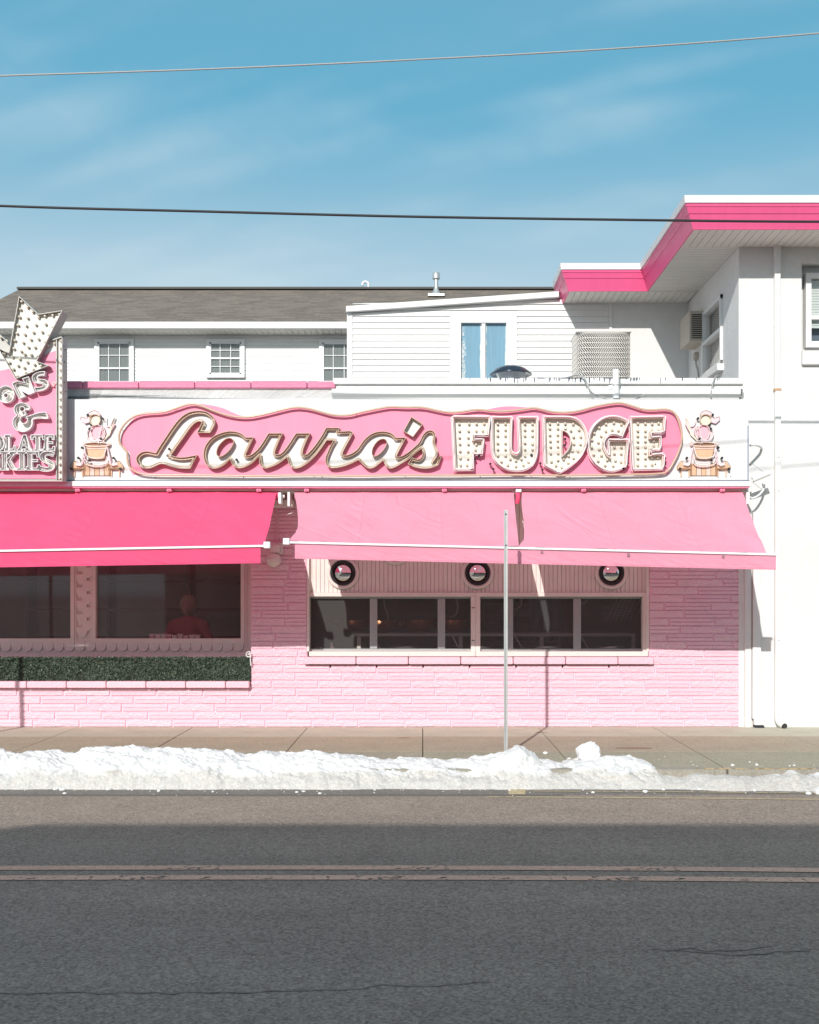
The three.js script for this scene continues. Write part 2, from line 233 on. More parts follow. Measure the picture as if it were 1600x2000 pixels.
{ // ploughed snow lying along the kerb
  const crest = [[-900, 1466], [-300, 1468], [0, 1465], [30, 1471], [60, 1466], [90, 1464], [130, 1473], [180, 1462], [215, 1459], [245, 1457], [265, 1458], [300, 1464], [330, 1464], [370, 1462], [405, 1461], [450, 1468], [480, 1474], [520, 1468], [560, 1471], [600, 1467], [650, 1473], [700, 1477], [760, 1485], [830, 1481], [880, 1486], [930, 1481], [985, 1470], [1000, 1461], [1012, 1452], [1022, 1457], [1035, 1466], [1060, 1482], [1100, 1491], [1120, 1484], [1160, 1478], [1200, 1475], [1230, 1475], [1255, 1483], [1290, 1497], [1340, 1506], [1380, 1513], [1420, 1512], [1450, 1516], [1475, 1513], [1500, 1510], [1520, 1502], [1545, 1512], [1580, 1508], [1620, 1507], [2400, 1512]];
  const at = (px) => { let k = 0; while (k < crest.length - 2 && crest[k + 1][0] < px) k++; const [a, ya] = crest[k], [b, yb] = crest[k + 1]; return mix(ya, yb, smooth(a, b, px)); };
  const g = grid(1300, 90, (u, v) => {
    const x = mix(-6.2, 5.2, u), px = PX + x / sc(3.1), right = smooth(1290, 1400, px);
    const zc = mix(3.08, 3.46, right) + 0.05 * fbm(x * 1.3, 1, 0, 3), zr = zc - mix(0.5, 0.12, right) - 0.12 * fbm(x * 2.1, 4, 0, 3), zt = mix(3.53, 3.62, right) + 0.07 * fbm(x * 1.9, 9, 0, 4) + 0.02 * noise.noise(x * 14, 0, 3);
    const yc = Y(at(px), zc) - 0.008, y0 = right > 0.6 ? GROUND_Y - 0.02 : -0.03;
    let z, y;
    if (v < 0.35) { const t = v / 0.35; z = mix(zr, zc, t); y = mix(y0, yc, 1 - (1 - t) ** 1.6); }
    else { const t = (v - 0.35) / 0.65; z = mix(zc, zt, t ** 0.85); y = mix(yc, GROUND_Y - 0.008, t ** 1.9); }
    const k = Math.min(1, 4 * v, 5 * (1 - v)), h = Math.max(0.25, smooth(0, 0.25, yc + 0.15));
    const n1 = fbm(x * 4, y * 5, z * 6, 4), n2 = fbm(x * 13, y * 15, z * 15, 4), n3 = noise.noise(x * 48, y * 48, z * 48);
    y += k * h * (0.075 * n1 + 0.03 * n2 + 0.005 * n3); z += k * h * (0.06 * n1 + 0.05 * fbm(x * 9 + 7, y * 12, 3, 3) + 0.005 * n3);
    return Object.assign(V(x, y, z), { u: x, v: v });
  });
  const p = g.attributes.position, col = new Float32Array(p.count * 3);
  for (let i = 0; i < p.count; i++) { // grit thrown up by the traffic: speckled, patchy dirt on the road side
    const x = p.getX(i), y = p.getY(i), z = p.getZ(i), gr = smooth(0.1, 0.5, fbm(x * 3, y * 9 + 4, z * 3, 4) + smooth(0.06, -0.1, y) * 0.92 - 0.12), sp = noise.noise(x * 70, y * 70, z * 70);
    const t = clamp(gr * (0.75 + 0.7 * sp)); col.set([mix(0.86, 0.6, t), mix(0.85, 0.565, t), mix(0.835, 0.52, t)], 3 * i);
  }
  g.setAttribute('color', new THREE.BufferAttribute(col, 3));
  const mSnow = M([1, 1, 1], 0.85, { vertexColors: true, bumpMap: rep(grainB, 6), bumpScale: 0.004 });
  const bank = mesh('snow_bank', g, mSnow, scene); tag(bank, 'long bank of ploughed snow lying along the kerb', 'snow', undefined, 'stuff');
  { const q = rng(77), ch = [new THREE.IcosahedronGeometry(1, 1), new THREE.DodecahedronGeometry(1, 0)].map((g2) => boxUV(flat(g2))), list = []; // crumbs knocked off the bank
    for (let i = 0; i < 200; i++) { const x = mix(-5.5, 4.6, q()), front = q() < 0.55, z = front ? 3.55 + 0.3 * q() ** 3 : 2.72 - 0.4 * q() ** 3 + (x > 2.4 ? 0.42 : 0), r = 0.004 + 0.02 * q() ** 5, c = ch[i % 2].clone(); c.rotateX(q() * 6).rotateY(q() * 6).scale(r * (0.8 + 0.7 * q()), r * 0.7, r).translate(x, (front ? GROUND_Y + 0.006 : 0.003) + r * 0.4, z); list.push(c); }
    const m = mesh('snow_crumbs', join(list), M([0.82, 0.81, 0.79], 0.85), scene); tag(m, 'loose crumbs of snow scattered along both edges of the snow bank', 'snow', undefined, 'stuff'); }
  const lump = (px, py, z, r, label, sq) => { const q = new THREE.IcosahedronGeometry(1, 24), pp = q.attributes.position, n = V(0, 0, 0), cc = new Float32Array(pp.count * 3);
    for (let i = 0; i < pp.count; i++) { n.fromBufferAttribute(pp, i); const e = Math.max(Math.abs(n.x), Math.abs(n.y), Math.abs(n.z)), s = (1 / e) ** 0.45 * (1 + 0.28 * fbm(n.x * 1.6 + px, n.y * 1.6, n.z * 1.6, 4) + 0.1 * fbm(n.x * 6, n.y * 6, n.z * 6 + px, 3)); pp.setXYZ(i, n.x * s * r, n.y * s * r * sq, n.z * s * r); cc.set([0.86, 0.85, 0.835], 3 * i); }
    q.setAttribute('color', new THREE.BufferAttribute(cc, 3)); q.computeVertexNormals(); const gg = boxUV(q); const m = mesh('snow_lump', gg, mSnow, scene); m.position.set(X(px, z), Y(py, z), z); m.rotation.z = 0.35; tag(m, label, 'snow'); };
  lump(1149, 1470, 3.0, 0.105, 'fist-shaped block of snow on top of the snow bank', 0.85);
  lump(1602, 1546, 3.72, 0.055, 'small lump of snow lying alone on the road', 0.7);
}

// ------------------------------------------------------------------ shop building
const shop = thing('shop_building', 'single-storey shop with pink painted stone front and wide windows', 'building');
const XL = -8, XW0 = X(490), XB0 = X(600), XB1 = X(1268), XR = X(1454), TOPW = 2.78;   // pillar, window bay, right end
const YS = Y(1298), YH = Y(1343);
{
  const w = mesh('front_wall', [box(XL, XB0, -0.3, YH + 0.02, -0.2, -0.02), box(XB0, XR, -0.3, YS - 0.04, -0.2, -0.02), box(XL, XW0, YH + 0.02, 0.8, -0.44, -0.24), box(XL, XW0, 0.3, YH + 0.05, -0.24, -0.1), box(XW0, XB0, YH + 0.02, TOPW, -0.2, -0.02), box(XW0, XW0 + 0.12, 0, TOPW, -0.44, -0.2), box(XL, XW0, TOPW, 3, -0.44, -0.2), box(XB1, XR, YS - 0.04, TOPW, -0.2, -0.02), box(XL, XR, TOPW, 3.99, -0.2, -0.02)], MAT.mortar, shop);
  const cache = new Map();
  function brick(len, h, kind, k) {
    const key = [len.toFixed(2), h.toFixed(3), kind, k].join(); if (cache.has(key)) return cache.get(key);
    const ys = kind ? [0, 0.03, 0.41, 0.45, 0.53, 0.57, 0.97, 1] : [0, 0.035, 0.35, 0.65, 0.965, 1], zs = kind ? [0, 0.95, 1.05, 0.35, 0.35, 0.9, 0.8, 0] : [0, 0.9, 1, 1, 0.9, 0];
    const nx = kind ? 7 : Math.max(5, Math.round(len / 0.045)), pos = [], uv = [], idx = [], s = k * 17.3 + len * 31;
    for (let j = 0; j < ys.length; j++) for (let i = 0; i <= nx; i++) { const u = i === 1 ? 0.006 / len : i === nx - 1 ? 1 - 0.006 / len : i / nx, edge = i === 0 || i === nx, d = edge ? 0 : zs[j];
      const nn = noise.noise(u * len * 21, ys[j] * 2.3, s), z = d * 0.017 + (d > 0.5 ? (kind ? 0.003 : 0.008) * nn : 0), x = u * len, y = ys[j] * h + (d > 0 ? 0.0012 * noise.noise(u * 9, j * 3.1, s + 8) : 0);
      pos.push(x, y, z); uv.push(x, y); }
    for (let j = 0; j < ys.length - 1; j++) for (let i = 0; i < nx; i++) { const a = j * (nx + 1) + i, b = a + 1, c = a + nx + 1, d = c + 1; idx.push(a, b, d, a, d, c); }
    let g = new THREE.BufferGeometry(); g.setAttribute('position', new THREE.Float32BufferAttribute(pos, 3)); g.setAttribute('uv', new THREE.Float32BufferAttribute(uv, 2)); g.setIndex(idx);
    g = toCreasedNormals(g, 0.5); cache.set(key, g); return g;
  }
  const H = 0.0925, L = 0.552; let n = 0;
  const course = (row, x0, x1, start) => { let x = x0 - ((start % L) + L) % L; let c = Math.round((start / L) * 2) + row; while (x < x1 - 0.03) { const a = Math.max(x, x0), b = Math.min(x + L, x1); if (b - a > 0.05) { const q = mesh('brick', brick(b - a - 0.013, H - 0.011, (c & 1), n % 4), (c & 1 ? MAT.pinkBrick : MAT.roughBrick)[(n * 7 + row) % 3], w); q.position.set(a + 0.005, row * H + 0.004, -0.021); n++; } x += L; c++; } };
  for (let r = 0; r < 8; r++) course(r, r < 5 ? -5.62 : XW0, XR, [0.11, 0.4, 0.16, 0.02, 0.3, 0.2, 0.47, 0.06][r] + (r < 5 ? 0 : 0.1));
  for (let r = 8; r < 30; r++) { course(r, XW0, XB0, R() * L); course(r, XB1, XR, (r % 2) * 0.5 * L + 0.25 * R()); }
  for (const [x0, x1, y0, y1, zf, len] of [[X(594), X(1276), YS + 0.005, Y(1283), 0.055, 0.62], [-5.62, X(489), YH, Y(1330), 0.075, 0.47]]) for (let x = x0; x < x1 - 0.05; x += len) { const q = mesh('sill_brick', rbox(0.003, Math.min(len, x1 - x) - 0.003, 0, y1 - y0, -0.1, zf, 0.012, 2), MAT.pinkBrick[Math.abs(Math.round(x * 10)) % 3], w); q.position.set(x, y0, 0); }
}
// roof, parapet and interior shell
{
  mesh('roof_deck', [box(-6.9, 3.74, 3.86, 3.98, -6, 0.2), box(XL, -6.9, 3.86, 3.98, -6, 0.2)], M([0.35, 0.35, 0.35], 0.9, { map: mottle }), shop);
  mesh('parapet_wall', box(XL, X(652, 0.23), 3.7, Y(758, 0.23), -0.02, 0.2), MAT.siding, shop);
  for (let x = -7.9, k = 0; x < X(650, 0.23) - 0.1; x += 0.655, k++) mesh('coping_stone', rbox(x + 0.003, Math.min(x + 0.652, X(655, 0.23)), Y(758, 0.23), Y(745, 0.23) + 0.002 * (k % 2), -0.1, 0.24, 0.012, 2), MAT.copingPink, shop);
  mesh('fascia_board', [box(X(655, 0.2), 3.742, 3.7, Y(750, 0.2), -0.02, 0.2), rbox(X(650, 0.24), 3.745, Y(750, 0.24), Y(738, 0.24), -0.05, 0.24, 0.008)], MAT.white, shop);
  const drips = []; for (let k = 0; k < 60; k++) { const px = k < 40 ? 975 + 270 * R() : 660 + 760 * R(), l = 0.015 + 0.05 * R() ** 2; drips.push(box(X(px, 0.24), X(px, 0.24) + 0.004 + 0.008 * R(), Y(738.5, 0.24) - l, Y(738, 0.24) + 0.002, 0.236, 0.2425)); } // set from the roof tar
  for (let k = 0; k < 12; k++) { const px = 980 + 250 * R(); drips.push(box(X(px, 0.24), X(px + 8 + 10 * R(), 0.24), Y(739.2, 0.24), Y(737.6, 0.24), 0.2, 0.2428)); }
  tag(mesh('tar_drip', drips, M([0.05, 0.065, 0.12], 0.4), shop), 'dark tar runs along the fascia top', undefined, undefined, 'stuff');
  const gx0 = X(648, 0.34), gx1 = X(1447, 0.34), gp = [[0.2, 0], [0.2, -0.105], [0.27, -0.11], [0.29, -0.07], [0.34, -0.06], [0.345, -0.01], [0.335, 0], [0.335, -0.008], [0.33, -0.05], [0.28, -0.06], [0.262, -0.1], [0.21, -0.095], [0.21, 0]];
  const gut = prism(ccw(gp), 0, gx1 - gx0); gut.rotateY(-Math.PI / 2).scale(-1, 1, 1); // profile (z, y) run along x
  { const p = gut.attributes.position; for (let i = 0; i < p.count; i++) { const x = p.getX(i), y = p.getY(i), z = p.getZ(i); p.setXYZ(i, gx0 + Math.abs(x), Y(759, 0.34) + y, Math.abs(z)); } gut.computeVertexNormals(); }
  mesh('gutter', gut, MAT.trim, shop);
  const inn = M([0.55, 0.54, 0.52], 0.9, { map: mottle }), innF = M([0.34, 0.32, 0.3], 0.7, { map: mottle });
  mesh('back_wall', box(XL, XR, -0.1, 3.1, -4.7, -4.55), inn, shop); mesh('side_wall', [box(XL, XL + 0.12, -0.1, 3.86, -4.55, -0.2), box(XR - 0.15, XR - 0.01, -0.1, 3.86, -4.55, -0.2), box(XW0 + 0.1, XW0 + 0.2, -0.1, 3.0, -4.55, -0.2)], inn, shop);
  mesh('ceiling', box(XL + 0.12, XR - 0.15, 3.0, 3.08, -4.55, -0.2), inn, shop); mesh('floor', box(XL + 0.12, XR - 0.15, -0.1, 0.02, -4.55, -0.2), innF, shop);
}
// left shop window: two big panes, cream frames, fish-scale panel
{
  const z = -0.28, y0 = Y(1247, z), y1 = 2.5;
  const panel = mesh('window_panel', [box(XL, XW0, 0.79, Y(1257, z), z - 0.1, z), box(XL, XW0, y1 + 0.06, TOPW, z - 0.1, z), box(X(146, z), X(180, z), Y(1257, z), y1 + 0.06, z - 0.1, z - 0.002), box(X(478, z), XW0, Y(1257, z), y1 + 0.06, z - 0.1, z - 0.002), box(XL, -6.4, Y(1257, z), y1 + 0.06, z - 0.1, z - 0.002)], MAT.cream, shop);
  const scale = (w, h) => { const s = [[0, h], [0, w / 2]]; for (let k = 1; k < 10; k++) { const a = Math.PI + k / 10 * Math.PI; s.push([w / 2 + w / 2 * Math.cos(a), w / 2 + w / 2 * Math.sin(a)]); } s.push([w, w / 2], [w, h]); return prism(ccw(s), 0, 0.018); };
  const sg = scale(0.124, 0.125); const put = (x, y, dz = 0) => { const q = mesh('shingle', sg, MAT.cream, panel); q.position.set(x, y, z + 0.002 + dz); };
  for (let x = -5.75; x < XW0 - 0.13; x += 0.128) put(x, Y(1272, z));
  for (let r = 0; r < 7; r++) put(X(151, z), Y(1272, z) + 0.17 + r * 0.16, 0.001 * r); for (let r = 0; r < 7; r++) put(X(162, z) , Y(1272, z) + 0.25 + r * 0.16, 0.0005 + 0.001 * r);
  const win = (xa, xb) => { const f = mesh('window', [box(xa - 0.045, xb + 0.045, y0 - 0.055, y0, z - 0.07, z + 0.025), box(xa - 0.045, xb + 0.045, y1, y1 + 0.055, z - 0.07, z + 0.025), box(xa - 0.045, xa, y0, y1, z - 0.07, z + 0.026), box(xb, xb + 0.045, y0, y1, z - 0.07, z + 0.026), box(xa - 0.07, xb + 0.07, y0 - 0.075, y0 - 0.055, z - 0.06, z + 0.012), box(xa - 0.07, xa - 0.045, y0 - 0.055, y1 + 0.05, z - 0.06, z + 0.012), box(xb + 0.045, xb + 0.07, y0 - 0.055, y1 + 0.05, z - 0.06, z + 0.012)], MAT.cream, shop); const g = mesh('pane', new THREE.PlaneGeometry(xb - xa, y1 - y0), MAT.glass, f); g.position.set((xa + xb) / 2, (y0 + y1) / 2, z - 0.035); };
  win(X(188, z), X(471, z)); win(X(-220, z), X(139, z));
}
// right window bay: boarded transom, long frame, sliding panes
{
  const z = -0.06, yT = Y(1157, z), y0 = Y(1272, z);
  const boards = []; for (let x = XB0; x < XB1 - 0.01; x += 0.0505) boards.push(rbox(x + 0.001, Math.min(x + 0.0495, XB1), yT, TOPW, -0.13, z - 0.012, 0.006)); boards.push(box(XB0, XB1, yT, TOPW, -0.14, -0.13));
  tag(mesh('board_panel', boards, MAT.cream, shop), undefined, undefined, undefined, 'stuff');
  for (const [p, q] of [[XB0 - 0.001, XB0 + 0.022], [XB1 - 0.03, XB1 + 0.001]]) mesh('jamb', box(p, q, y0, TOPW, -0.2, -0.01), MAT.cream, shop);
  const xs = [[X(605, z), X(920, z), [X(722, z), X(855, z)]], [X(938, z), X(1255, z), [X(988, z), X(1121, z)]]];
  xs.forEach(([xa, xb, ms], k) => {
    const f = mesh('window', [rbox(XB0 + 0.02 - (k ? -2.2 : 0) * 0 + (k ? xa - 0.055 - XB0 - 0.02 : 0), xb + (k ? 0.06 : 0.054), y0 - 0.06, y0, -0.14, z + 0.06, 0.01), rbox(xa - 0.055 + (k ? 0 : 0.02), xb + 0.054, yT - 0.05, yT, -0.14, z + 0.025, 0.006), box(xa - (k ? 0.055 : 0.03), xa, y0, yT - 0.05, -0.14, z + 0.02), box(xb, xb + 0.053, y0, yT - 0.05, -0.14, z + 0.02)], MAT.cream, shop);
    mesh('rail', [box(xa, xb, y0, y0 + 0.028, -0.15, -0.1), box(xa, xb, yT - 0.075, yT - 0.05, -0.15, -0.1)], MAT.aluminium, f);
    for (const m of ms) mesh('mullion', rbox(m, m + 0.092, y0 + 0.028, yT - 0.075, -0.15, -0.095, 0.008), MAT.aluminium, f);
    const e = [xa, ...ms.flatMap((m) => [m, m + 0.092]), xb];
    for (let i = 0; i < 6; i += 2) { const g = mesh('pane', new THREE.PlaneGeometry(e[i + 1] - e[i], yT - 0.075 - y0 - 0.028), MAT.glass, f); g.position.set((e[i] + e[i + 1]) / 2, (y0 + yT - 0.047) / 2, -0.125); }
    if (!k) for (const [u, v] of [[0.018, 0.03], [0.036, 0.03], [0.018, 0.42], [0.036, 0.42]]) { const s = mesh('screw', new THREE.SphereGeometry(0.007, 6, 4), MAT.black, f); s.position.set(xb + u, y0 + 0.1 + v, z + 0.021); }
  });
  for (const px of [670, 933, 1194, 773]) { // round mirrors in black rings
    const g = thing('porthole_mirror', px === 670 ? 'round mirror in black ring, under awning edge by the stone pillar' : px === 933 ? 'round mirror in black ring above the window mullion, beside the post' : px === 1194 ? 'round mirror in black ring nearest the right stone wall' : 'round mirror set higher than the rest, mostly behind the awning valance', 'mirror', [X(px, z), Y(px === 773 ? 1071 : 1119, z), z - 0.008], 'round mirrors above the kitchen window');
    mesh('outer_ring', lathe([[0.15, 0], [0.195, 0], [0.195, 0.02], [0.18, 0.03], [0.15, 0.03], [0.15, 0]], 40).rotateX(Math.PI / 2), MAT.cream, g);
    mesh('black_ring', lathe([[0.112, 0.005], [0.15, 0.005], [0.15, 0.034], [0.135, 0.045], [0.118, 0.04], [0.112, 0.02]], 40).rotateX(Math.PI / 2), MAT.black, g);
    mesh('mirror_face', lathe([[0.001, 0.042], [0.04, 0.038], [0.08, 0.027], [0.115, 0.008]], 32).rotateX(Math.PI / 2), M([0.8, 0.77, 0.74], 0.08, { metalness: 1 }), g);
  }
}
// ------------------------------------------------------------------ white two-storey building on the right
const motel = thing('white_building', 'white stucco two-storey building with pink roof fascia', 'building');
{
  const xc = X(1443), wy0 = Y(685), wy1 = Y(513), wx = X(1566), top = 5.75;
  mesh('front_wall', [box(xc, wx, -0.3, top, -0.25, 0), box(wx, 9.5, -0.3, wy0, -0.25, 0), box(wx, 9.5, wy1, top, -0.25, 0), box(wx + 0.95, 9.5, wy0, wy1, -0.25, 0)], MAT.stucco, motel);
  // side wall with its window opening
  const a = -1.68, b = -0.72, sy0 = 4.46, sy1 = 5.33;
  mesh('side_wall', [box(xc, xc + 0.2, -0.3, sy0, -2.57, -0.25), box(xc, xc + 0.2, sy1, top, -2.57, -0.25), box(xc, xc + 0.2, sy0, sy1, -2.57, a), box(xc, xc + 0.2, sy0, sy1, b, -0.25)], MAT.stucco, motel);
  const x0 = X(1195, -2.57); mesh('rear_wall', box(x0, xc + 0.2, 3.9, top, -2.75, -2.57), MAT.stucco, motel);
  mesh('inner_shell', [box(xc + 0.2, 9.4, 3.9, 4.0, -4, -0.25), box(xc + 0.2, 9.4, 4, 5.75, -4.1, -4), box(9.3, 9.5, -0.3, 5.75, -4, -0.25), box(xc, xc + 0.2, -0.3, 5.75, -6, -2.75), box(xc, 9.5, -0.3, 5.75, -6.1, -6)], M([0.3, 0.3, 0.3], 0.9), motel);
  mesh('corner_bead', [box(x0 - 0.035, x0 - 0.002, 3.99, 5.7, -2.6, -2.55)], MAT.trim, motel);
  mesh('end_pilaster', rbox(X(1453.6), X(1466), 0, 2.8, -0.02, 0.045, 0.006), MAT.stucco, motel);
  { const f = mesh('window', [box(xc - 0.03, xc + 0.06, sy0, sy0 + 0.05, a, b), box(xc - 0.03, xc + 0.06, sy1 - 0.05, sy1, a, b), box(xc - 0.031, xc + 0.06, sy0, sy1, a, a + 0.05), box(xc - 0.031, xc + 0.06, sy0, sy1, b - 0.05, b), box(xc - 0.026, xc + 0.05, 4.88, 4.93, a + 0.05, b - 0.05)], MAT.trim, motel);
    mesh('sill', rbox(xc - 0.08, xc + 0.05, sy0 - 0.09, sy0 - 0.004, a - 0.05, b + 0.05, 0.008), MAT.trim, f);
    for (const [p, q] of [[sy0 + 0.05, 4.88], [4.93, sy1 - 0.05]]) { const g = mesh('pane', new THREE.PlaneGeometry(b - a - 0.1, q - p).rotateY(-Math.PI / 2), MAT.glass, f); g.position.set(xc + 0.02, (p + q) / 2, (a + b) / 2); }
    mesh('curtain', grid(40, 1, (u, v) => V(xc + 0.1 + 0.012 * Math.sin(u * 60), mix(sy0, sy1, v), mix(a, b, u))), M([0.5, 0.5, 0.48], 0.9), f); }
  { const f = mesh('window', [box(wx + 0.075, wx + 0.95, wy0 + 0.06, wy0 + 0.13, -0.14, -0.07), box(wx + 0.075, wx + 0.95, wy1 - 0.16, wy1 - 0.1, -0.14, -0.07), box(wx + 0.075, wx + 0.14, wy0 + 0.13, wy1 - 0.16, -0.14, -0.069), box(wx + 0.88, wx + 0.95, wy0 + 0.13, wy1 - 0.16, -0.14, -0.069), box(wx + 0.14, wx + 0.88, 4.86, 4.91, -0.14, -0.08)], MAT.trim, motel);
    mesh('surround', [box(wx, wx + 0.075, wy0, wy1, -0.24, -0.16), box(wx + 0.075, wx + 0.95, wy0, wy0 + 0.06, -0.24, -0.15), box(wx + 0.075, wx + 0.95, wy1 - 0.1, wy1, -0.24, -0.15)], M([0.55, 0.54, 0.52], 0.8, { map: mottle }), f);
    mesh('sill', rbox(wx - 0.008, wx + 1.05, Y(714), wy0 - 0.003, -0.1, 0.05, 0.012), MAT.stucco, f);
    const g = mesh('pane', new THREE.PlaneGeometry(0.74, wy1 - wy0 - 0.3), MAT.cleanGlass, f); g.position.set(wx + 0.51, (wy0 + wy1) / 2 - 0.008, -0.11);
    for (let k = 0; k < 18; k++) mesh('blind_slat', box(wx + 0.15, wx + 0.87, wy1 - 0.17 - k * 0.032 - 0.028, wy1 - 0.17 - k * 0.032, -0.155, -0.15), M([0.62, 0.64, 0.62], 0.6), f);
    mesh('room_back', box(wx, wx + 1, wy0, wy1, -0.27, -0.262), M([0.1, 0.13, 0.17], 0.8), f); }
  // roof with flared pink fascia, white cap and boarded soffit
  const sy = 5.697, path = [[9.6, 0.666], [3.045, 0.666], [3.045, -1.93], [1.973, -1.93], [1.973, -2.75]];
  const sweep = (prof) => { // prof: [outward, height] closed; mitred along the plan path
    const n = path.length, rings = path.map((p, i) => { const d = (a, b) => { const l = Math.hypot(b[0] - a[0], b[1] - a[1]); return [(b[0] - a[0]) / l, (b[1] - a[1]) / l]; }; const d1 = i ? d(path[i - 1], p) : d(p, path[1]), d2 = i < n - 1 ? d(p, path[i + 1]) : d1; const o1 = [-d1[1], d1[0]], o2 = [-d2[1], d2[0]]; // left of travel
      let m = [o1[0] + o2[0], o1[1] + o2[1]]; const k = 2 / (m[0] ** 2 + m[1] ** 2); m = [m[0] * k, m[1] * k]; return prof.map(([o, h]) => V(p[0] - m[0] * o, h, p[1] - m[1] * o)); });
    const pos = []; const tri = (...q) => q.forEach((p) => pos.push(p.x, p.y, p.z)); const m = prof.length;
    for (let i = 0; i < n - 1; i++) for (let j = 0; j < m; j++) { const a = rings[i][j], b = rings[i][(j + 1) % m], c = rings[i + 1][j], e = rings[i + 1][(j + 1) % m]; tri(a, b, e, a, e, c); }
    const g = new THREE.BufferGeometry(); g.setAttribute('position', new THREE.Float32BufferAttribute(pos, 3)); g.computeVertexNormals(); return boxUV(g); };
  mesh('fascia', sweep([[-0.02, sy - 0.004], [0, sy - 0.004], [0.004, sy + 0.012], [0.055, sy + 0.155], [0.062, sy + 0.155], [0.085, sy + 0.22], [0.094, sy + 0.226], [0.1, sy + 0.257], [-0.02, sy + 0.257]]), MAT.fasciaPink, motel);
  mesh('roof_cap', sweep([[-0.02, sy + 0.26], [0.112, sy + 0.26], [0.122, sy + 0.335], [0.11, sy + 0.345], [-0.02, sy + 0.345]]), MAT.trim, motel);
  mesh('roof_slab', [box(3.065, 9.6, sy + 0.03, sy + 0.33, -6, 0.646), box(1.993, 3.065, sy + 0.03, sy + 0.33, -6, -1.95)], M([0.3, 0.3, 0.3], 0.9), motel);
  const mS = [MAT.soffit, M([0.72, 0.69, 0.645], 0.6, { map: mottle })]; const plank = (x0, x1, z0, z1, k) => mesh('soffit_board', rbox(x0, x1, sy, sy + 0.026, z0, z1, 0.004), mS[k % 2], motel);
  let k = 0; for (let x = 3.065; x < 8.2; x += 0.092) plank(x, x + 0.087, 0.002, 0.648, k++); for (let z = 0; z > -1.93; z -= 0.092) plank(3.065, xc - 0.002, Math.max(-1.95, z - 0.089), z - 0.002, k++); for (let x = 1.993; x < xc - 0.05; x += 0.092) plank(x, Math.min(x + 0.087, xc - 0.003), -2.568, -1.955, k++);
}
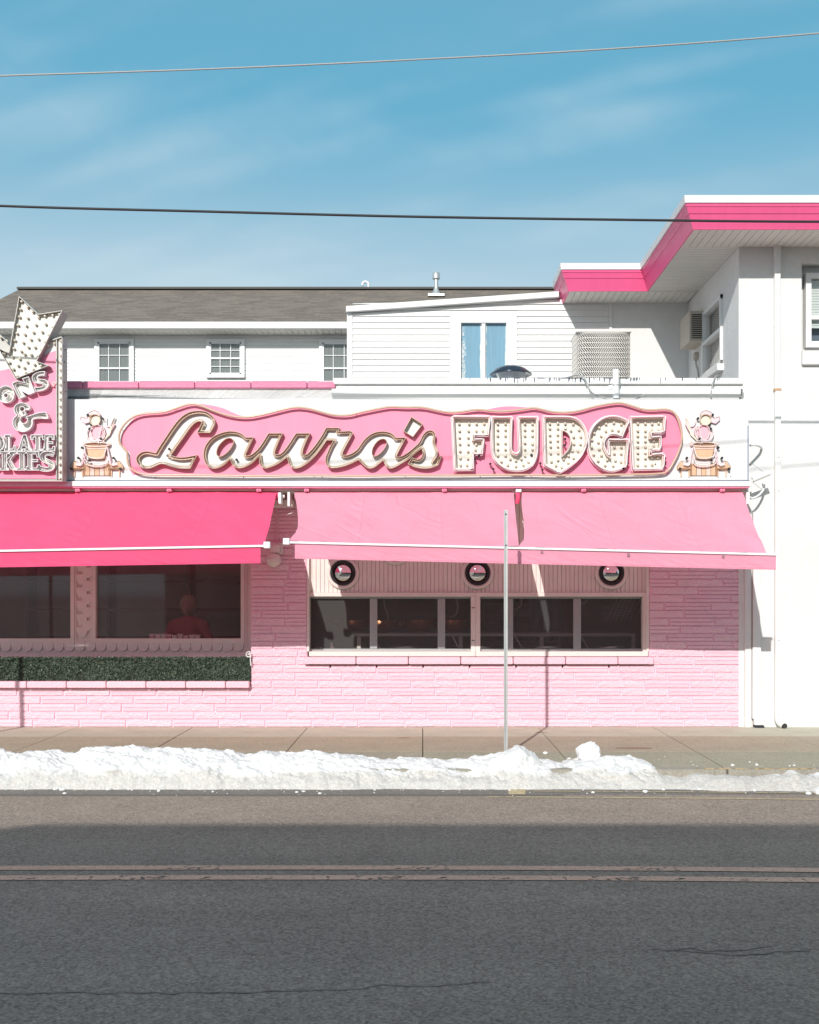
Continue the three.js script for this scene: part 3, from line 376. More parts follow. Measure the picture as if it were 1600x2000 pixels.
// ------------------------------------------------------------------ low white-sided extension behind the shop roof
const ext = thing('siding_extension', 'white clapboard upper storey with slanting roof edge and frosted window', 'building');
{
  const z = -2.57, xa = X(678, z), xb = X(1195, z) - 0.036, ya = Y(601, z), yb = Y(572, z), top = (x) => mix(ya, yb, (x - xa) / (X(1090, z) - xa)) - 0.08;
  const wx0 = X(898, z), wx1 = X(990, z), wyT = Y(630, z), wy0 = 3.99;
  mesh('core_wall', [prism([[xa, 3.9], [wx0, 3.9], [wx0, top(wx0)], [xa, top(xa)]], z - 0.15, z - 0.02), prism([[wx1, 3.9], [xb, 3.9], [xb, 5.69], [X(1100, z), 5.69], [wx1, top(wx1)]], z - 0.15, z - 0.02), prism([[wx0, wyT], [wx1, wyT], [wx1, top(wx1)], [wx0, top(wx0)]], z - 0.15, z - 0.02), box(xa, xa + 0.12, 3.9, 5.5, -9, z - 0.15), box(xa, xb, 3.9, 5.5, -9, -8.9)], MAT.siding, ext);
  const clap = (x0, x1, y, h) => { const yt0 = Math.min(y + h, top(x0) - 0.002), yt1 = Math.min(y + h, top(Math.min(x1, X(1100, z))) - 0.002); if (yt0 < y + 0.01 && yt1 < y + 0.01) return; const m = mesh('siding_board', prism([[x0, y], [x1, y], [x1, Math.max(y + 0.004, yt1)], [x0, Math.max(y + 0.004, yt0)]], 0, 0.014), MAT.siding, ext); const p = m.geometry.attributes.position; for (let i = 0; i < p.count; i++) p.setZ(i, z - 0.02 + p.getZ(i) * (1.6 - 1.25 * clamp((p.getY(i) - y) / h))); m.geometry.computeVertexNormals(); };
  const h = 0.0868, t0 = X(880, z), t1 = X(1010, z);
  for (let y = 3.95, i = 0; y < 5.72; y += h, i++) { if (y > wyT + 0.12) clap(xa + 0.08, xb, y, h); else { clap(xa + 0.08, t0, y, h); clap(t1, xb, y, h); } }
  mesh('corner_trim', box(xa, xa + 0.078, 3.9, top(xa), z - 0.008, z + 0.012), MAT.trim, ext);
  const rx = X(1092, z + 0.1); mesh('rake_board', prism(ccw([[xa - 0.008, ya - 0.075], [rx, yb - 0.075], [rx, yb], [xa - 0.008, ya]]), z - 0.1, z + 0.09), MAT.trim, ext);
  mesh('roof', prism(ccw([[xa - 0.01, ya - 0.06], [xb, yb - 0.06], [xb, yb - 0.01], [xa - 0.01, ya - 0.01]]), -9, z - 0.1), M([0.3, 0.3, 0.3], 0.9), ext);
  const f = mesh('window', [rbox(t0, wx0 + 0.02, wy0, wyT + 0.12, z - 0.03, z + 0.02, 0.006), rbox(wx1 - 0.008, t1, wy0, wyT + 0.12, z - 0.03, z + 0.02, 0.006), rbox(wx0 + 0.02, wx1 - 0.008, wyT - 0.008, wyT + 0.12, z - 0.03, z + 0.021, 0.006), box(X(941, z), X(948, z), wy0, wyT, z - 0.06, z + 0.005), box(wx0, wx1, wy0 - 0.05, wy0 + 0.04, z - 0.08, z + 0.01)], MAT.trim, ext);
  // glazing: bluish obscured glass with paint scraped unevenly at its edges
  const S = 512; const pm = (seed, side) => tex(S, (u, v) => { const n = per(u, v, 8, seed, 5), f2 = per(u, v, 60, seed + 4, 2); const e = side ? u : 1 - u, edge = Math.min(u, 1 - u) * 0.55 + 0.01; let t = seed < 9 && e < 0.36 && f2 > -0.7 + 4.5 * e - 0.5 * n ? 1 : Math.min(u, 1 - u) < 0.045 + 0.05 * Math.max(0, n + 0.2) ? 1 : 0; const b = 1 + 0.22 * 0.5 * per(u, v, 14, seed + 8, 4, 4); return t ? [0.75, 0.75, 0.72] : [0.21 * b, 0.37 * b, 0.48 * b]; });
  [[wx0, X(941, z), 3], [X(948, z), wx1, 11]].forEach(([p, q, s]) => { const g = mesh('pane', new THREE.PlaneGeometry(q - p, wyT - wy0), M([0.95, 0.95, 0.95], 0.12, { map: pm(s, true) }), f); g.position.set((p + q) / 2, (wyT + wy0) / 2, z - 0.045); });
}
// ------------------------------------------------------------------ house behind
const house = thing('white_house', 'long white house with brown shingle hip roof behind the shop', 'building');
{
  const z = -11, ye = Y(641, z), xl = -14.5, xr = 9, zr = -15.2, yr = Y(566, zr), hx = X(36, zr);
  const shing = tex(1024, (u, v) => { const rows = 22, r = Math.floor(v * rows), fv = v * rows - r, cols = 9, uu = u * cols + (r % 2) * 0.5 + 0.31 * Math.sin(r * 7.1), c = Math.floor(uu), h = Math.abs(Math.sin((((c % cols) + cols) % cols) * 12.9 + r * 78.2) * 43758.5) % 1, n = per(u, v, 60, 41, 3); const s = 0.52 + 0.2 * (h - 0.5) + 0.09 * n + (fv < 0.12 ? -0.16 : 0); return [s, s * 0.955, s * 0.9]; });
  const mR = M([0.4, 0.345, 0.295], 0.9, { map: rep(shing, 0.33), bumpMap: rep(grainB, 1), bumpScale: 0.006 });
  const yw = Y(632, z + 0.45), ze = z + 0.45, run = 4.65;
  const tri = (...q) => { const g = new THREE.BufferGeometry(), pos = [], uv = []; q.forEach(([x, y, zz, u, v]) => { pos.push(x, y, zz); uv.push(u, v); }); g.setAttribute('position', new THREE.Float32BufferAttribute(pos, 3)); g.setAttribute('uv', new THREE.Float32BufferAttribute(uv, 2)); g.computeVertexNormals(); return g; };
  const sl = Math.hypot(zr - ze, yr - yw), hl = hx + 0.25;
  const A = [hl, yw, ze, hl, 0], B = [xr + 0.4, yw, ze, xr + 0.4, 0], C = [xr + 0.4, yr, zr, xr + 0.4, sl], D = [hx, yr, zr, hx, sl], E = [hl, yw, 2 * zr - ze, 9, 0], F = [xr + 0.4, yw, 2 * zr - ze, xr, 0];
  mesh('roof', [tri(A, B, C, A, C, D), tri([A[0], A[1], A[2], 0, 0], [D[0], D[1], D[2], 4, 4], [E[0], E[1], E[2], 9, 0]), tri(D, C, F, D, F, E)], mR, house);
  mesh('ridge_cap', bar(V(hx, yr + 0.02, zr), V(xr + 0.4, yr + 0.02, zr), 0.05, 0.24), M([0.1, 0.095, 0.09], 0.9), house);
  const xw = hl + 0.3;
  mesh('wall', box(xw, xr, -0.3, yw - 0.1, 2 * zr - z, z - 0.03), MAT.siding, house);
  const boards = []; for (let y = 3.9; y < ye - 0.02; y += 0.0765) { const g = box(xw, xr, y, y + 0.0765, z - 0.03, z - 0.008); const p = g.attributes.position; for (let i = 0; i < p.count; i++) if (p.getZ(i) > z - 0.02 && p.getY(i) > y + 0.04) p.setZ(i, z - 0.022); g.computeVertexNormals(); boards.push(g); }
  mesh('clapboard', boards, MAT.siding, house).userData.kind = 'stuff';
  mesh('gutter', [rbox(hl, xr + 0.4, yw - 0.13, yw + 0.01, ze - 0.03, ze + 0.1, 0.03, 2), box(hl, xr + 0.4, yw - 0.03, yw + 0.012, ze + 0.1, ze + 0.112)], MAT.trim, house);
  const sof = []; for (let x = xw; x < 1; x += 0.13) sof.push(box(x, x + 0.12, yw - 0.14, yw - 0.12, z, ze)); mesh('soffit', sof, MAT.soffit, house).userData.kind = 'stuff';
  mesh('frieze', box(xw, xr, ye - 0.008, yw - 0.1, z - 0.03, z + 0.005), MAT.siding, house);
  const curtain = M([0.21, 0.22, 0.22], 0.85, { map: rep(streak, 1.5) });
  for (const [pa, pb, pt, pbm] of [[192, 256, 669, 776], [410, 472, 669, 732], [630, 694, 670, 780]]) {
    const x0 = X(pa, z), zo = z + 0.02, x1 = X(pb, z), y1 = Y(pt, z), y0 = Y(pbm, z), ym = pbm < 740 ? (y0 + y1) / 2 : Y(720, z), t = 0.035;
    const f = mesh('window', [box(x0 - 0.07, x1 + 0.07, y1, y1 + 0.07, z - 0.03, z + 0.055), box(x0 - 0.07, x1 + 0.07, y0 - 0.07, y0, z - 0.03, z + 0.07), box(x0 - 0.07, x0, y0, y1, z - 0.03, z + 0.055), box(x1, x1 + 0.07, y0, y1, z - 0.03, z + 0.055)], MAT.trim, house);
    mesh('sash', [box(x0, x1, ym - t / 2, ym + t / 2, zo - 0.01, zo + 0.028), box(x0, x0 + t, y0, y1, zo - 0.01, zo + 0.022), box(x1 - t, x1, y0, y1, zo - 0.01, zo + 0.022), box(x0, x1, y1 - t, y1, zo - 0.01, zo + 0.022), box(x0, x1, y0, y0 + t, zo - 0.01, zo + 0.022)], MAT.trim, f);
    const mu = []; for (const s of [1 / 3, 2 / 3]) mu.push(box(mix(x0, x1, s) - 0.007, mix(x0, x1, s) + 0.007, y0, y1, zo + 0.004, zo + 0.016)); for (const yy of [(ym + y1) / 2, (Math.max(y0, ym - (y1 - ym)) + ym) / 2]) mu.push(box(x0, x1, yy - 0.007, yy + 0.007, zo + 0.003, zo + 0.015)); mesh('muntin', mu, MAT.trim, f);
    const g = mesh('pane', new THREE.PlaneGeometry(x1 - x0, y1 - y0), MAT.cleanGlass, f); g.position.set((x0 + x1) / 2, (y0 + y1) / 2, zo + 0.002);
    mesh('curtain', grid(60, 1, (u, v) => V(mix(x0, x1, u), mix(y0, y1, v), zo - 0.012 + 0.003 * Math.sin(u * 50))), curtain, f);
  }
  const vz = -14.2, vy = (yr - yw) * (ze - vz) / (ze - zr) + yw, vp = thing('roof_vent_pipe', 'galvanised vent pipe with cap on the brown roof', 'vent', [X(852, vz), vy, vz]);
  const s = sc(vz); mesh('flashing', [lathe([[0.16, 0.02], [0.1, 0.06], [0.055, 0.18]], 20), box(-0.2, 0.2, -0.05, 0.015, -0.2, 0.22)], MAT.galv, vp); mesh('pipe', new THREE.CylinderGeometry(0.05, 0.05, 0.4, 16).translate(0, 0.3, 0), MAT.galv, vp); mesh('cap', lathe([[0.001, 0.58], [0.085, 0.565], [0.09, 0.42], [0.07, 0.41], [0.05, 0.41]], 20), MAT.galv, vp);
  const gp = thing('gooseneck_vent', 'small white hooked vent pipe behind the roof ridge', 'vent', [X(720, zr - 0.4), yr - 0.3, zr - 0.4]);
  mesh('pipe', tube([V(0, 0, 0), V(0, 0.35, 0), V(-0.01, 0.43, 0), V(-0.07, 0.455, 0), V(-0.11, 0.43, 0), V(-0.115, 0.38, 0)].map((p) => p.multiplyScalar(1.35)), 0.032, 40, 8), MAT.plastic, gp);
}
// ------------------------------------------------------------------ building across the street (behind the camera): shades the road, shows in the glass
const opp = thing('shingled_building', 'dark brown shingled building across the street', 'building');
{
  const dk = M([0.16, 0.125, 0.11], 0.9, { map: rep(aggregateC, 0.3), bumpMap: rep(rough512, 1), bumpScale: 0.01 });
  mesh('wall', box(-7.2, 22, -0.3, 5.0, 17.6, 24), dk, opp);
  mesh('roof', prism(ccw([[-7.45, 4.98], [22.2, 4.98], [22.2, 6.25], [-6.05, 6.25], [-6.5, 6.05], [-7.45, 5.1]]), 16.6, 24.2), dk, opp);
  for (let x = -6; x < 14; x += 2.6) { const f = mesh('window', [box(x, x + 1.2, 1, 1.08, 17.52, 17.62), box(x, x + 1.2, 2.4, 2.48, 17.52, 17.62), box(x, x + 0.08, 1.08, 2.4, 17.52, 17.62), box(x + 1.12, x + 1.2, 1.08, 2.4, 17.52, 17.62)], M([0.45, 0.43, 0.4], 0.7), opp); const p = mesh('pane', new THREE.PlaneGeometry(1.04, 1.32), M([0.03, 0.03, 0.035], 0.1), f); p.position.set(x + 0.6, 1.74, 17.58); }
  mesh('far_kerb', box(-40, 40, -0.2, -0.02, 10.6, 17.6), M([0.4, 0.36, 0.3], 0.9, { map: rep(concreteC, 0.6) }), structure('far_pavement', 'concrete pavement across the street'));
}
// ------------------------------------------------------------------ channel letters
const font = await new FontLoader().loadAsync('fonts/droid/droid_sans_bold.typeface.json');
const serif = await new FontLoader().loadAsync('fonts/droid/droid_serif_bold.typeface.json');
const bulbG = new THREE.IcosahedronGeometry(0.0165, 1).scale(1, 1, 1.25).translate(0, 0, 0.022), socketG = new THREE.CylinderGeometry(0.0135, 0.015, 0.016, 8).rotateX(Math.PI / 2).translate(0, 0, 0.006);
function bulbs(list, z, parent) { for (const [x, y] of list) { const b = mesh('bulb', bulbG, MAT.bulb, parent); b.position.set(x, y, z); mesh('socket', socketG, MAT.socket, parent).position.set(x, y, z); } }
function loop(poly, z, r, m, name, parent, seg = 1) { const n = poly.length, pts = []; for (let i = 0; i < n; i++) { const a = poly[i], b = poly[(i + 1) % n], k = Math.max(1, Math.ceil(Math.hypot(b[0] - a[0], b[1] - a[1]) / 0.06)); for (let j = 0; j < k; j++) pts.push(V(mix(a[0], b[0], j / k), mix(a[1], b[1], j / k), z)); } return mesh(name, tube(pts, r, pts.length * seg, 6, true), m, parent); }
// open-faced letter: white back plate, thin rim standing proud, glass tube laid inside or round it
function channel(name, outline, holes, z, o, parent) {
  const out = ccw(outline), hs = holes.map(ccw), t = o.t || 0.008, d = o.depth;
  const back = mesh(name, prism(out, z, z + 0.006, hs), o.back, parent);
  const rim = [prism(out, z, z + d, [inset(out, t)])]; for (const h of hs) rim.push(prism(inset(h, -t), z, z + d, [h]));
  mesh('rim', rim, o.rim, back);
  if (o.tube) { loop(inset(out, o.tube), z + d * 0.6, o.tr || 0.0075, o.tubeMat, 'neon_tube', back); for (const h of hs) if (o.holeTube) loop(inset(h, -o.tube), z + d * 0.6, o.tr || 0.0075, o.tubeMat, 'neon_tube', back); }
  return back;
}
const px = (z) => ([x, y, c]) => [X(x, z), Y(y, z), c];
function endCap(x, y, z, parent) { mesh('tube_end', [new THREE.CylinderGeometry(0.011, 0.011, 0.04, 10).rotateX(Math.PI / 2).translate(x, y, z), new THREE.TorusGeometry(0.011, 0.004, 6, 12).translate(x, y, z + 0.02)], MAT.black, parent); }

// ------------------------------------------------------------------ long shop sign
const SZ = 0.5;   // face plane
const sign = thing('shop_sign', 'long white sign box with pink panel and large lettering reading Laura\'s FUDGE', 'sign');
{
  const x0 = -7.6, x1 = X(1462, SZ), yb = Y(938, SZ), yt = Y(780, SZ);
  mesh('sign_box', [box(x0, x1 - 0.012, yb, yt, 0.02, SZ - 0.004)], MAT.signWhite, sign);
  const seams = [x0, -4.2, X(357, SZ), X(650, SZ), X(880, SZ), X(1180, SZ), x1]; for (let i = 0; i + 1 < seams.length; i++) mesh('face_panel', rbox(seams[i] + 0.0012, seams[i + 1] - 0.0012, yb + 0.004, yt, SZ - 0.012, SZ, 0.002), MAT.signWhite, sign);
  mesh('edge_strip', [box(x1 - 0.012, x1 + 0.003, yb, yt - 0.3, 0.3, SZ + 0.004)], M([0.3, 0.33, 0.42], 0.5), sign);
  mesh('drip_edge', box(x0, x1 + 0.01, yb - 0.012, yb, 0.02, SZ + 0.006), M([0.14, 0.16, 0.22], 0.5), sign);
  const lx = X(1468, SZ + 0.05), ly = Y(950, SZ + 0.05);
  mesh('ledge', rbox(x0, lx, ly, yb - 0.014, 0.3, SZ + 0.05, 0.006), MAT.signWhite, sign);
  mesh('ledge_trim', box(x0, lx - 0.02, ly - 0.016, ly - 0.002, 0.3, SZ + 0.035), MAT.copingPink, sign);
  mesh('soffit', box(x0, X(1452, 0.3), 2.76, 2.8, -0.02, 0.44), MAT.cream, sign);
  for (let i = 0; i < 9; i++) mesh('screw', new THREE.SphereGeometry(0.006, 6, 4), MAT.darkMetal, sign).position.set(-4 + i * 0.93 + 0.1 * R(), yb + 0.03 + 0.02 * R(), SZ + 0.001);
  // pink painted panel
  const pz = SZ + 0.006, pink = [[238, 868], [238, 850], [248, 833], [262, 816], [280, 805], [305, 804], [335, 801], [360, 791], [380, 788], [405, 790], [435, 796], [455, 806], [475, 814], [510, 811], [545, 803], [575, 797], [600, 798], [625, 806], [650, 813], [680, 813], [705, 806], [735, 800], [762, 796], [825, 797], [850, 803], [880, 807], [910, 805], [945, 801], [985, 793], [1020, 795], [1045, 797], [1060, 801], [1080, 806], [1105, 807], [1130, 804], [1165, 795], [1200, 789], [1215, 789], [1235, 795], [1255, 802], [1275, 803], [1300, 800], [1315, 803], [1327, 815], [1333, 835], [1334, 862], [1322, 890], [1310, 908], [1305, 926, 1], [700, 928], [260, 927, 1], [254, 920], [255, 900], [256, 885], [244, 876]].map(px(SZ));
  mesh('pink_panel', prism(ccw(chaikin(pink, 2)), SZ + 0.001, pz), MAT.signPink, sign);
  const tz = SZ + 0.055, line = [[233, 866], [232, 848], [240, 832], [255, 817], [275, 808], [320, 806], [345, 797], [372, 788], [390, 791], [420, 804], [450, 813], [480, 816], [510, 811], [545, 802], [575, 795], [600, 797], [625, 804], [650, 811], [680, 812], [705, 805], [735, 799], [762, 794], [790, 796], [825, 795], [850, 801], [875, 806], [900, 805], [930, 799], [960, 803], [985, 804], [1020, 800], [1042, 796], [1060, 800], [1080, 805], [1105, 806], [1130, 803], [1165, 793], [1200, 787], [1215, 787], [1235, 793], [1255, 800], [1275, 801], [1300, 799], [1313, 802], [1322, 812], [1330, 835], [1333, 860], [1325, 885], [1315, 905], [1305, 921], [1290, 926], [1200, 927], [1100, 929], [1000, 927], [880, 929], [780, 928], [700, 930], [600, 928], [500, 930], [400, 928], [290, 928], [265, 923], [252, 911], [248, 895], [249, 884], [243, 876]].map(px(tz));
  const cl = ccw(chaikin(line, 2)); loop(cl, tz, 0.0125, MAT.tubeTan, 'outline_tube', sign);
  for (let i = 0; i < cl.length; i += 17) { const [x, y] = cl[i]; mesh('tube_clip', rod(V(x, y, SZ), V(x, y, tz), 0.004, 5), MAT.plastic, sign); }
  // Laura's
  const A = (ox) => (p) => p.map(([x, y, c]) => [ox + x / 10, 790 + y / 10, c]);
  const L = A(260)([[440, 938, 1], [520, 800], [640, 620], [760, 440], [880, 285], [1000, 185], [1120, 130], [1280, 108], [1430, 130], [1540, 205], [1598, 300], [1590, 400], [1500, 548, 1], [1240, 548, 1], [1290, 450], [1335, 350, 1], [1320, 328], [1275, 325], [1220, 345], [1150, 405], [1080, 490], [980, 640], [860, 800], [735, 985, 1], [800, 1010], [900, 1028], [1020, 1022], [1130, 1002], [1245, 982, 1], [1110, 1248, 1], [1000, 1252], [880, 1243], [760, 1215], [640, 1178], [545, 1150], [450, 1190], [360, 1235], [260, 1252], [150, 1228], [80, 1155], [48, 1070], [68, 1000], [130, 940], [210, 908], [300, 908], [380, 930]]);
  const aura = [...A(390)([[420, 545], [540, 517], [620, 513], [740, 530], [830, 570], [895, 634, 1], [1052, 634, 1], [990, 760], [930, 890], [888, 985], [910, 1000], [980, 988], [1060, 938], [1150, 850], [1240, 720], [1310, 600], [1345, 555, 1]]), ...A(480)([[722, 555, 1], [650, 700], [580, 870], [558, 960], [600, 978], [680, 960], [760, 880], [860, 740], [940, 610], [985, 555, 1], [1257, 555, 1], [1190, 690], [1120, 860], [1103, 960], [1130, 987], [1200, 965], [1300, 860], [1420, 700], [1500, 570]]), ...A(620)([[165, 448, 1], [432, 448, 1], [412, 515, 1], [480, 520], [560, 513], [640, 508], [692, 535], [690, 562], [640, 660], [560, 800], [500, 920], [483, 972], [540, 988], [620, 972], [720, 920], [790, 860], [840, 780], [920, 670], [1010, 590], [1130, 530], [1290, 513], [1420, 540], [1500, 590], [1532, 640, 1]]),
    ...A(720)([[737, 640, 1], [680, 740], [600, 890], [553, 985], [562, 1022], [640, 1010], [760, 940], [870, 850], [960, 770], [1010, 700], [1040, 620], [1090, 550], [1150, 505], [1220, 493], [1285, 525], [1315, 600], [1290, 690], [1295, 760], [1335, 840], [1362, 930], [1335, 1020], [1290, 1080], [1265, 1108, 1], [1432, 982, 1], [1400, 1080], [1365, 1178, 1], [1250, 1232], [1130, 1252], [1000, 1243], [880, 1212], [768, 1157, 1], [850, 1030, 1], [930, 1066], [1000, 1062], [1050, 1000], [1057, 930], [1036, 858, 1], [960, 910], [860, 1000], [780, 1072], [640, 1150], [540, 1212], [440, 1250], [370, 1235], [320, 1175], [300, 1120], [280, 1092, 1]]),
    ...A(620)([[1200, 1160], [1110, 1230], [1030, 1252], [950, 1228], [880, 1162], [800, 1080, 1], [700, 1130], [560, 1192], [400, 1232], [260, 1243], [190, 1202], [153, 1120], [153, 1040], [190, 940], [250, 800], [312, 697, 1], [180, 697, 1], [90, 830]]), ...A(480)([[1400, 950], [1300, 1060], [1180, 1162], [1060, 1232], [950, 1252], [870, 1214], [830, 1125], [802, 1030, 1], [700, 1110], [600, 1172], [480, 1222], [370, 1252], [300, 1214], [260, 1135], [256, 1005, 1]]), ...A(390)([[1060, 1112], [960, 1182], [840, 1237], [740, 1244], [660, 1204], [620, 1145], [590, 1068, 1], [520, 1140], [420, 1212], [310, 1252], [210, 1243], [120, 1172], [75, 1060], [63, 960], [90, 830], [160, 710], [270, 610]])];
  const h1 = A(390)([[600, 655], [650, 690], [657, 740], [600, 850], [520, 940], [430, 1000], [360, 1010], [325, 960], [340, 860], [400, 760], [490, 680], [550, 655]]), h2 = A(620)([[1290, 665], [1345, 698], [1357, 740], [1310, 850], [1230, 940], [1150, 1000], [1095, 1005], [1063, 950], [1080, 850], [1140, 750], [1210, 688]]);
  const apo = A(720)([[835, 233, 1], [1060, 376, 1], [866, 632, 1], [680, 516, 1]]);
  const fz = pz + 0.09, o = { depth: 0.08, back: MAT.signWhite, rim: MAT.rimTan, tube: 0.026, tubeMat: MAT.tubeTan, tr: 0.008, t: 0.006 };
  channel('letter', chaikin(L, 2).map(px(fz)), [], pz, o, sign); channel('script_letters', chaikin(aura, 2).map(px(fz)), [chaikin(h1, 2).map(px(fz)), chaikin(h2, 2).map(px(fz))], pz, { ...o, tube: 0.021 }, sign); channel('apostrophe', apo.map(px(fz)), [], pz, { ...o, tube: 0 }, sign);
  for (const [x, y] of [[329, 876], [326, 889], [461, 897]]) endCap(X(x, fz), Y(y, fz), pz + 0.03, sign);
  // FUDGE
  const fud = [
    [[[885, 814.5, 1], [956.5, 815, 1], [952, 848.5, 1], [925, 848, 1], [924.5, 858.5, 1], [943.5, 859, 1], [940.5, 885, 1], [923.5, 884.5, 1], [922.5, 915, 1], [890, 915.5, 1]], [], [[268, 375], [460, 375], [605, 375], [755, 372], [275, 510], [450, 512], [600, 510], [728, 508], [275, 640], [445, 640], [280, 765], [445, 768], [600, 780], [285, 905], [440, 912], [585, 880], [290, 1042], [437, 1050], [295, 1180], [420, 1178]].map(([x, y]) => [870 + x / 10, 790 + y / 10])],
    [[[962.5, 816, 1], [998.5, 816, 1], [997, 850], [997, 876], [999, 884], [1008, 889], [1015, 885], [1017, 876], [1015.5, 850], [1014, 816, 1], [1049, 816, 1], [1048.8, 870], [1047.5, 890], [1042, 903], [1033, 911.5], [1021, 916.5], [1007, 917.5], [992, 915], [978, 908], [968, 897], [963.5, 884], [962, 850]], [], [...[375, 490, 605, 750, 870, 995].flatMap((y) => [[1022, y], [1172, y]]), ...[375, 490, 605, 745, 870, 995].map((y) => [1552, y]), ...[375, 490, 605, 765, 870].map((y) => [1700, y]), [1090, 1110], [1265, 1060], [1375, 1090], [1480, 1060], [1215, 1180], [1375, 1200], [1520, 1175], [1620, 1115]].map(([x, y]) => [870 + x / 10, 790 + y / 10])],
    [[[1063.5, 815, 1], [1105, 815], [1118, 816], [1130, 821], [1139, 831], [1145, 844], [1146, 857], [1143, 873], [1134, 889], [1120, 903], [1106, 913.5], [1093, 921, 1], [1066, 907, 1]], [[[1099, 841, 1], [1106, 843], [1113, 851], [1115, 862], [1112, 875], [1099, 890, 1]]], [...[[438, 370], [440, 465], [442, 590], [450, 710], [455, 820], [455, 950], [468, 1110], [597, 365], [597, 465], [595, 585], [595, 700], [597, 815], [600, 945], [598, 1080]], [740, 370], [740, 460], [895, 380], [850, 505], [1010, 490], [905, 630], [1045, 625], [910, 765], [1040, 770], [880, 900], [990, 905], [805, 1000], [905, 1040], [708, 1065], [800, 1135], [558, 1185], [672, 1220]].map(([x, y]) => [1030 + x / 10, 790 + y / 10])],
    [[[1226.5, 823.5, 1], [1213, 816], [1198, 813.5], [1182, 816], [1168, 825], [1158, 837], [1152, 852], [1150.5, 868], [1153, 885], [1159, 898], [1169, 908.5], [1182, 916], [1195, 918.5], [1209, 915.5], [1222, 907.5, 1], [1226, 860, 1], [1189.5, 860, 1], [1192, 893, 1], [1186, 887], [1181, 879], [1178.5, 869], [1180, 859], [1185, 850], [1193, 845.5], [1203, 845.5], [1214.5, 850, 1]], [], [[338, 380], [490, 355], [638, 385], [203, 450], [335, 515], [458, 490], [580, 500], [108, 560], [243, 610], [65, 690], [190, 735], [60, 835], [205, 870], [98, 975], [248, 990], [182, 1095], [360, 1080], [320, 1180], [477, 1190], [520, 1090], [630, 1115], [500, 830], [638, 830], [500, 955], [635, 955]].map(([x, y]) => [1150 + x / 10, 790 + y / 10])],
    [[[1233, 816, 1], [1298, 814.5, 1], [1296, 843, 1], [1271.5, 843, 1], [1270.5, 855, 1], [1290, 854, 1], [1289.5, 876, 1], [1270.5, 876.5, 1], [1269.5, 888.5, 1], [1296.5, 887.5, 1], [1294.5, 913.5, 1], [1238, 915, 1]], [], [...[370, 510, 610, 715, 825, 940, 1045, 1180].flatMap((y) => [[960, y], [1107, y]]), [1238, 375], [1365, 365], [1238, 490], [1360, 490], [1272, 710], [1272, 805], [1240, 1040], [1348, 1040], [1240, 1170]].map(([x, y]) => [1150 + x / 10, 790 + y / 10])],
  ];
  for (const [out, holes, bl] of fud) {
    const p = ccw(chaikin(out, 2).map(px(fz))), l = channel('letter', p, holes.map((h) => chaikin(h, 2).map(px(fz))), pz, { depth: 0.085, back: MAT.letterCream, rim: MAT.rimCream, t: 0.01 }, sign);
    loop(inset(p, -0.008), pz + 0.1, 0.0085, MAT.tubeWhite, 'neon_tube', l); loop(inset(p, -0.02), pz + 0.05, 0.0075, MAT.tubePink, 'neon_tube', l);
    bulbs(bl.map(([x, y]) => [X(x, pz + 0.03), Y(y, pz + 0.03)]), pz + 0.006, l);
  }
  for (const [x, y] of [[936, 890], [928, 896], [958, 905.5], [964, 916], [1056, 904.5], [1060, 917], [1104.5, 857], [1104, 869], [1227, 904.5], [1219, 915], [1300, 894.5], [1300, 906]]) endCap(X(x, fz), Y(y, fz), pz + 0.05, sign);
  mesh('empty_socket', [new THREE.CylinderGeometry(0.016, 0.016, 0.02, 10).rotateX(Math.PI / 2).translate(X(1039.5, fz), Y(887.5, fz), pz + 0.016), new THREE.CylinderGeometry(0.008, 0.008, 0.02, 8).rotateX(Math.PI / 2).translate(X(1283, fz), Y(905, fz), pz + 0.008)], MAT.black, sign);
}
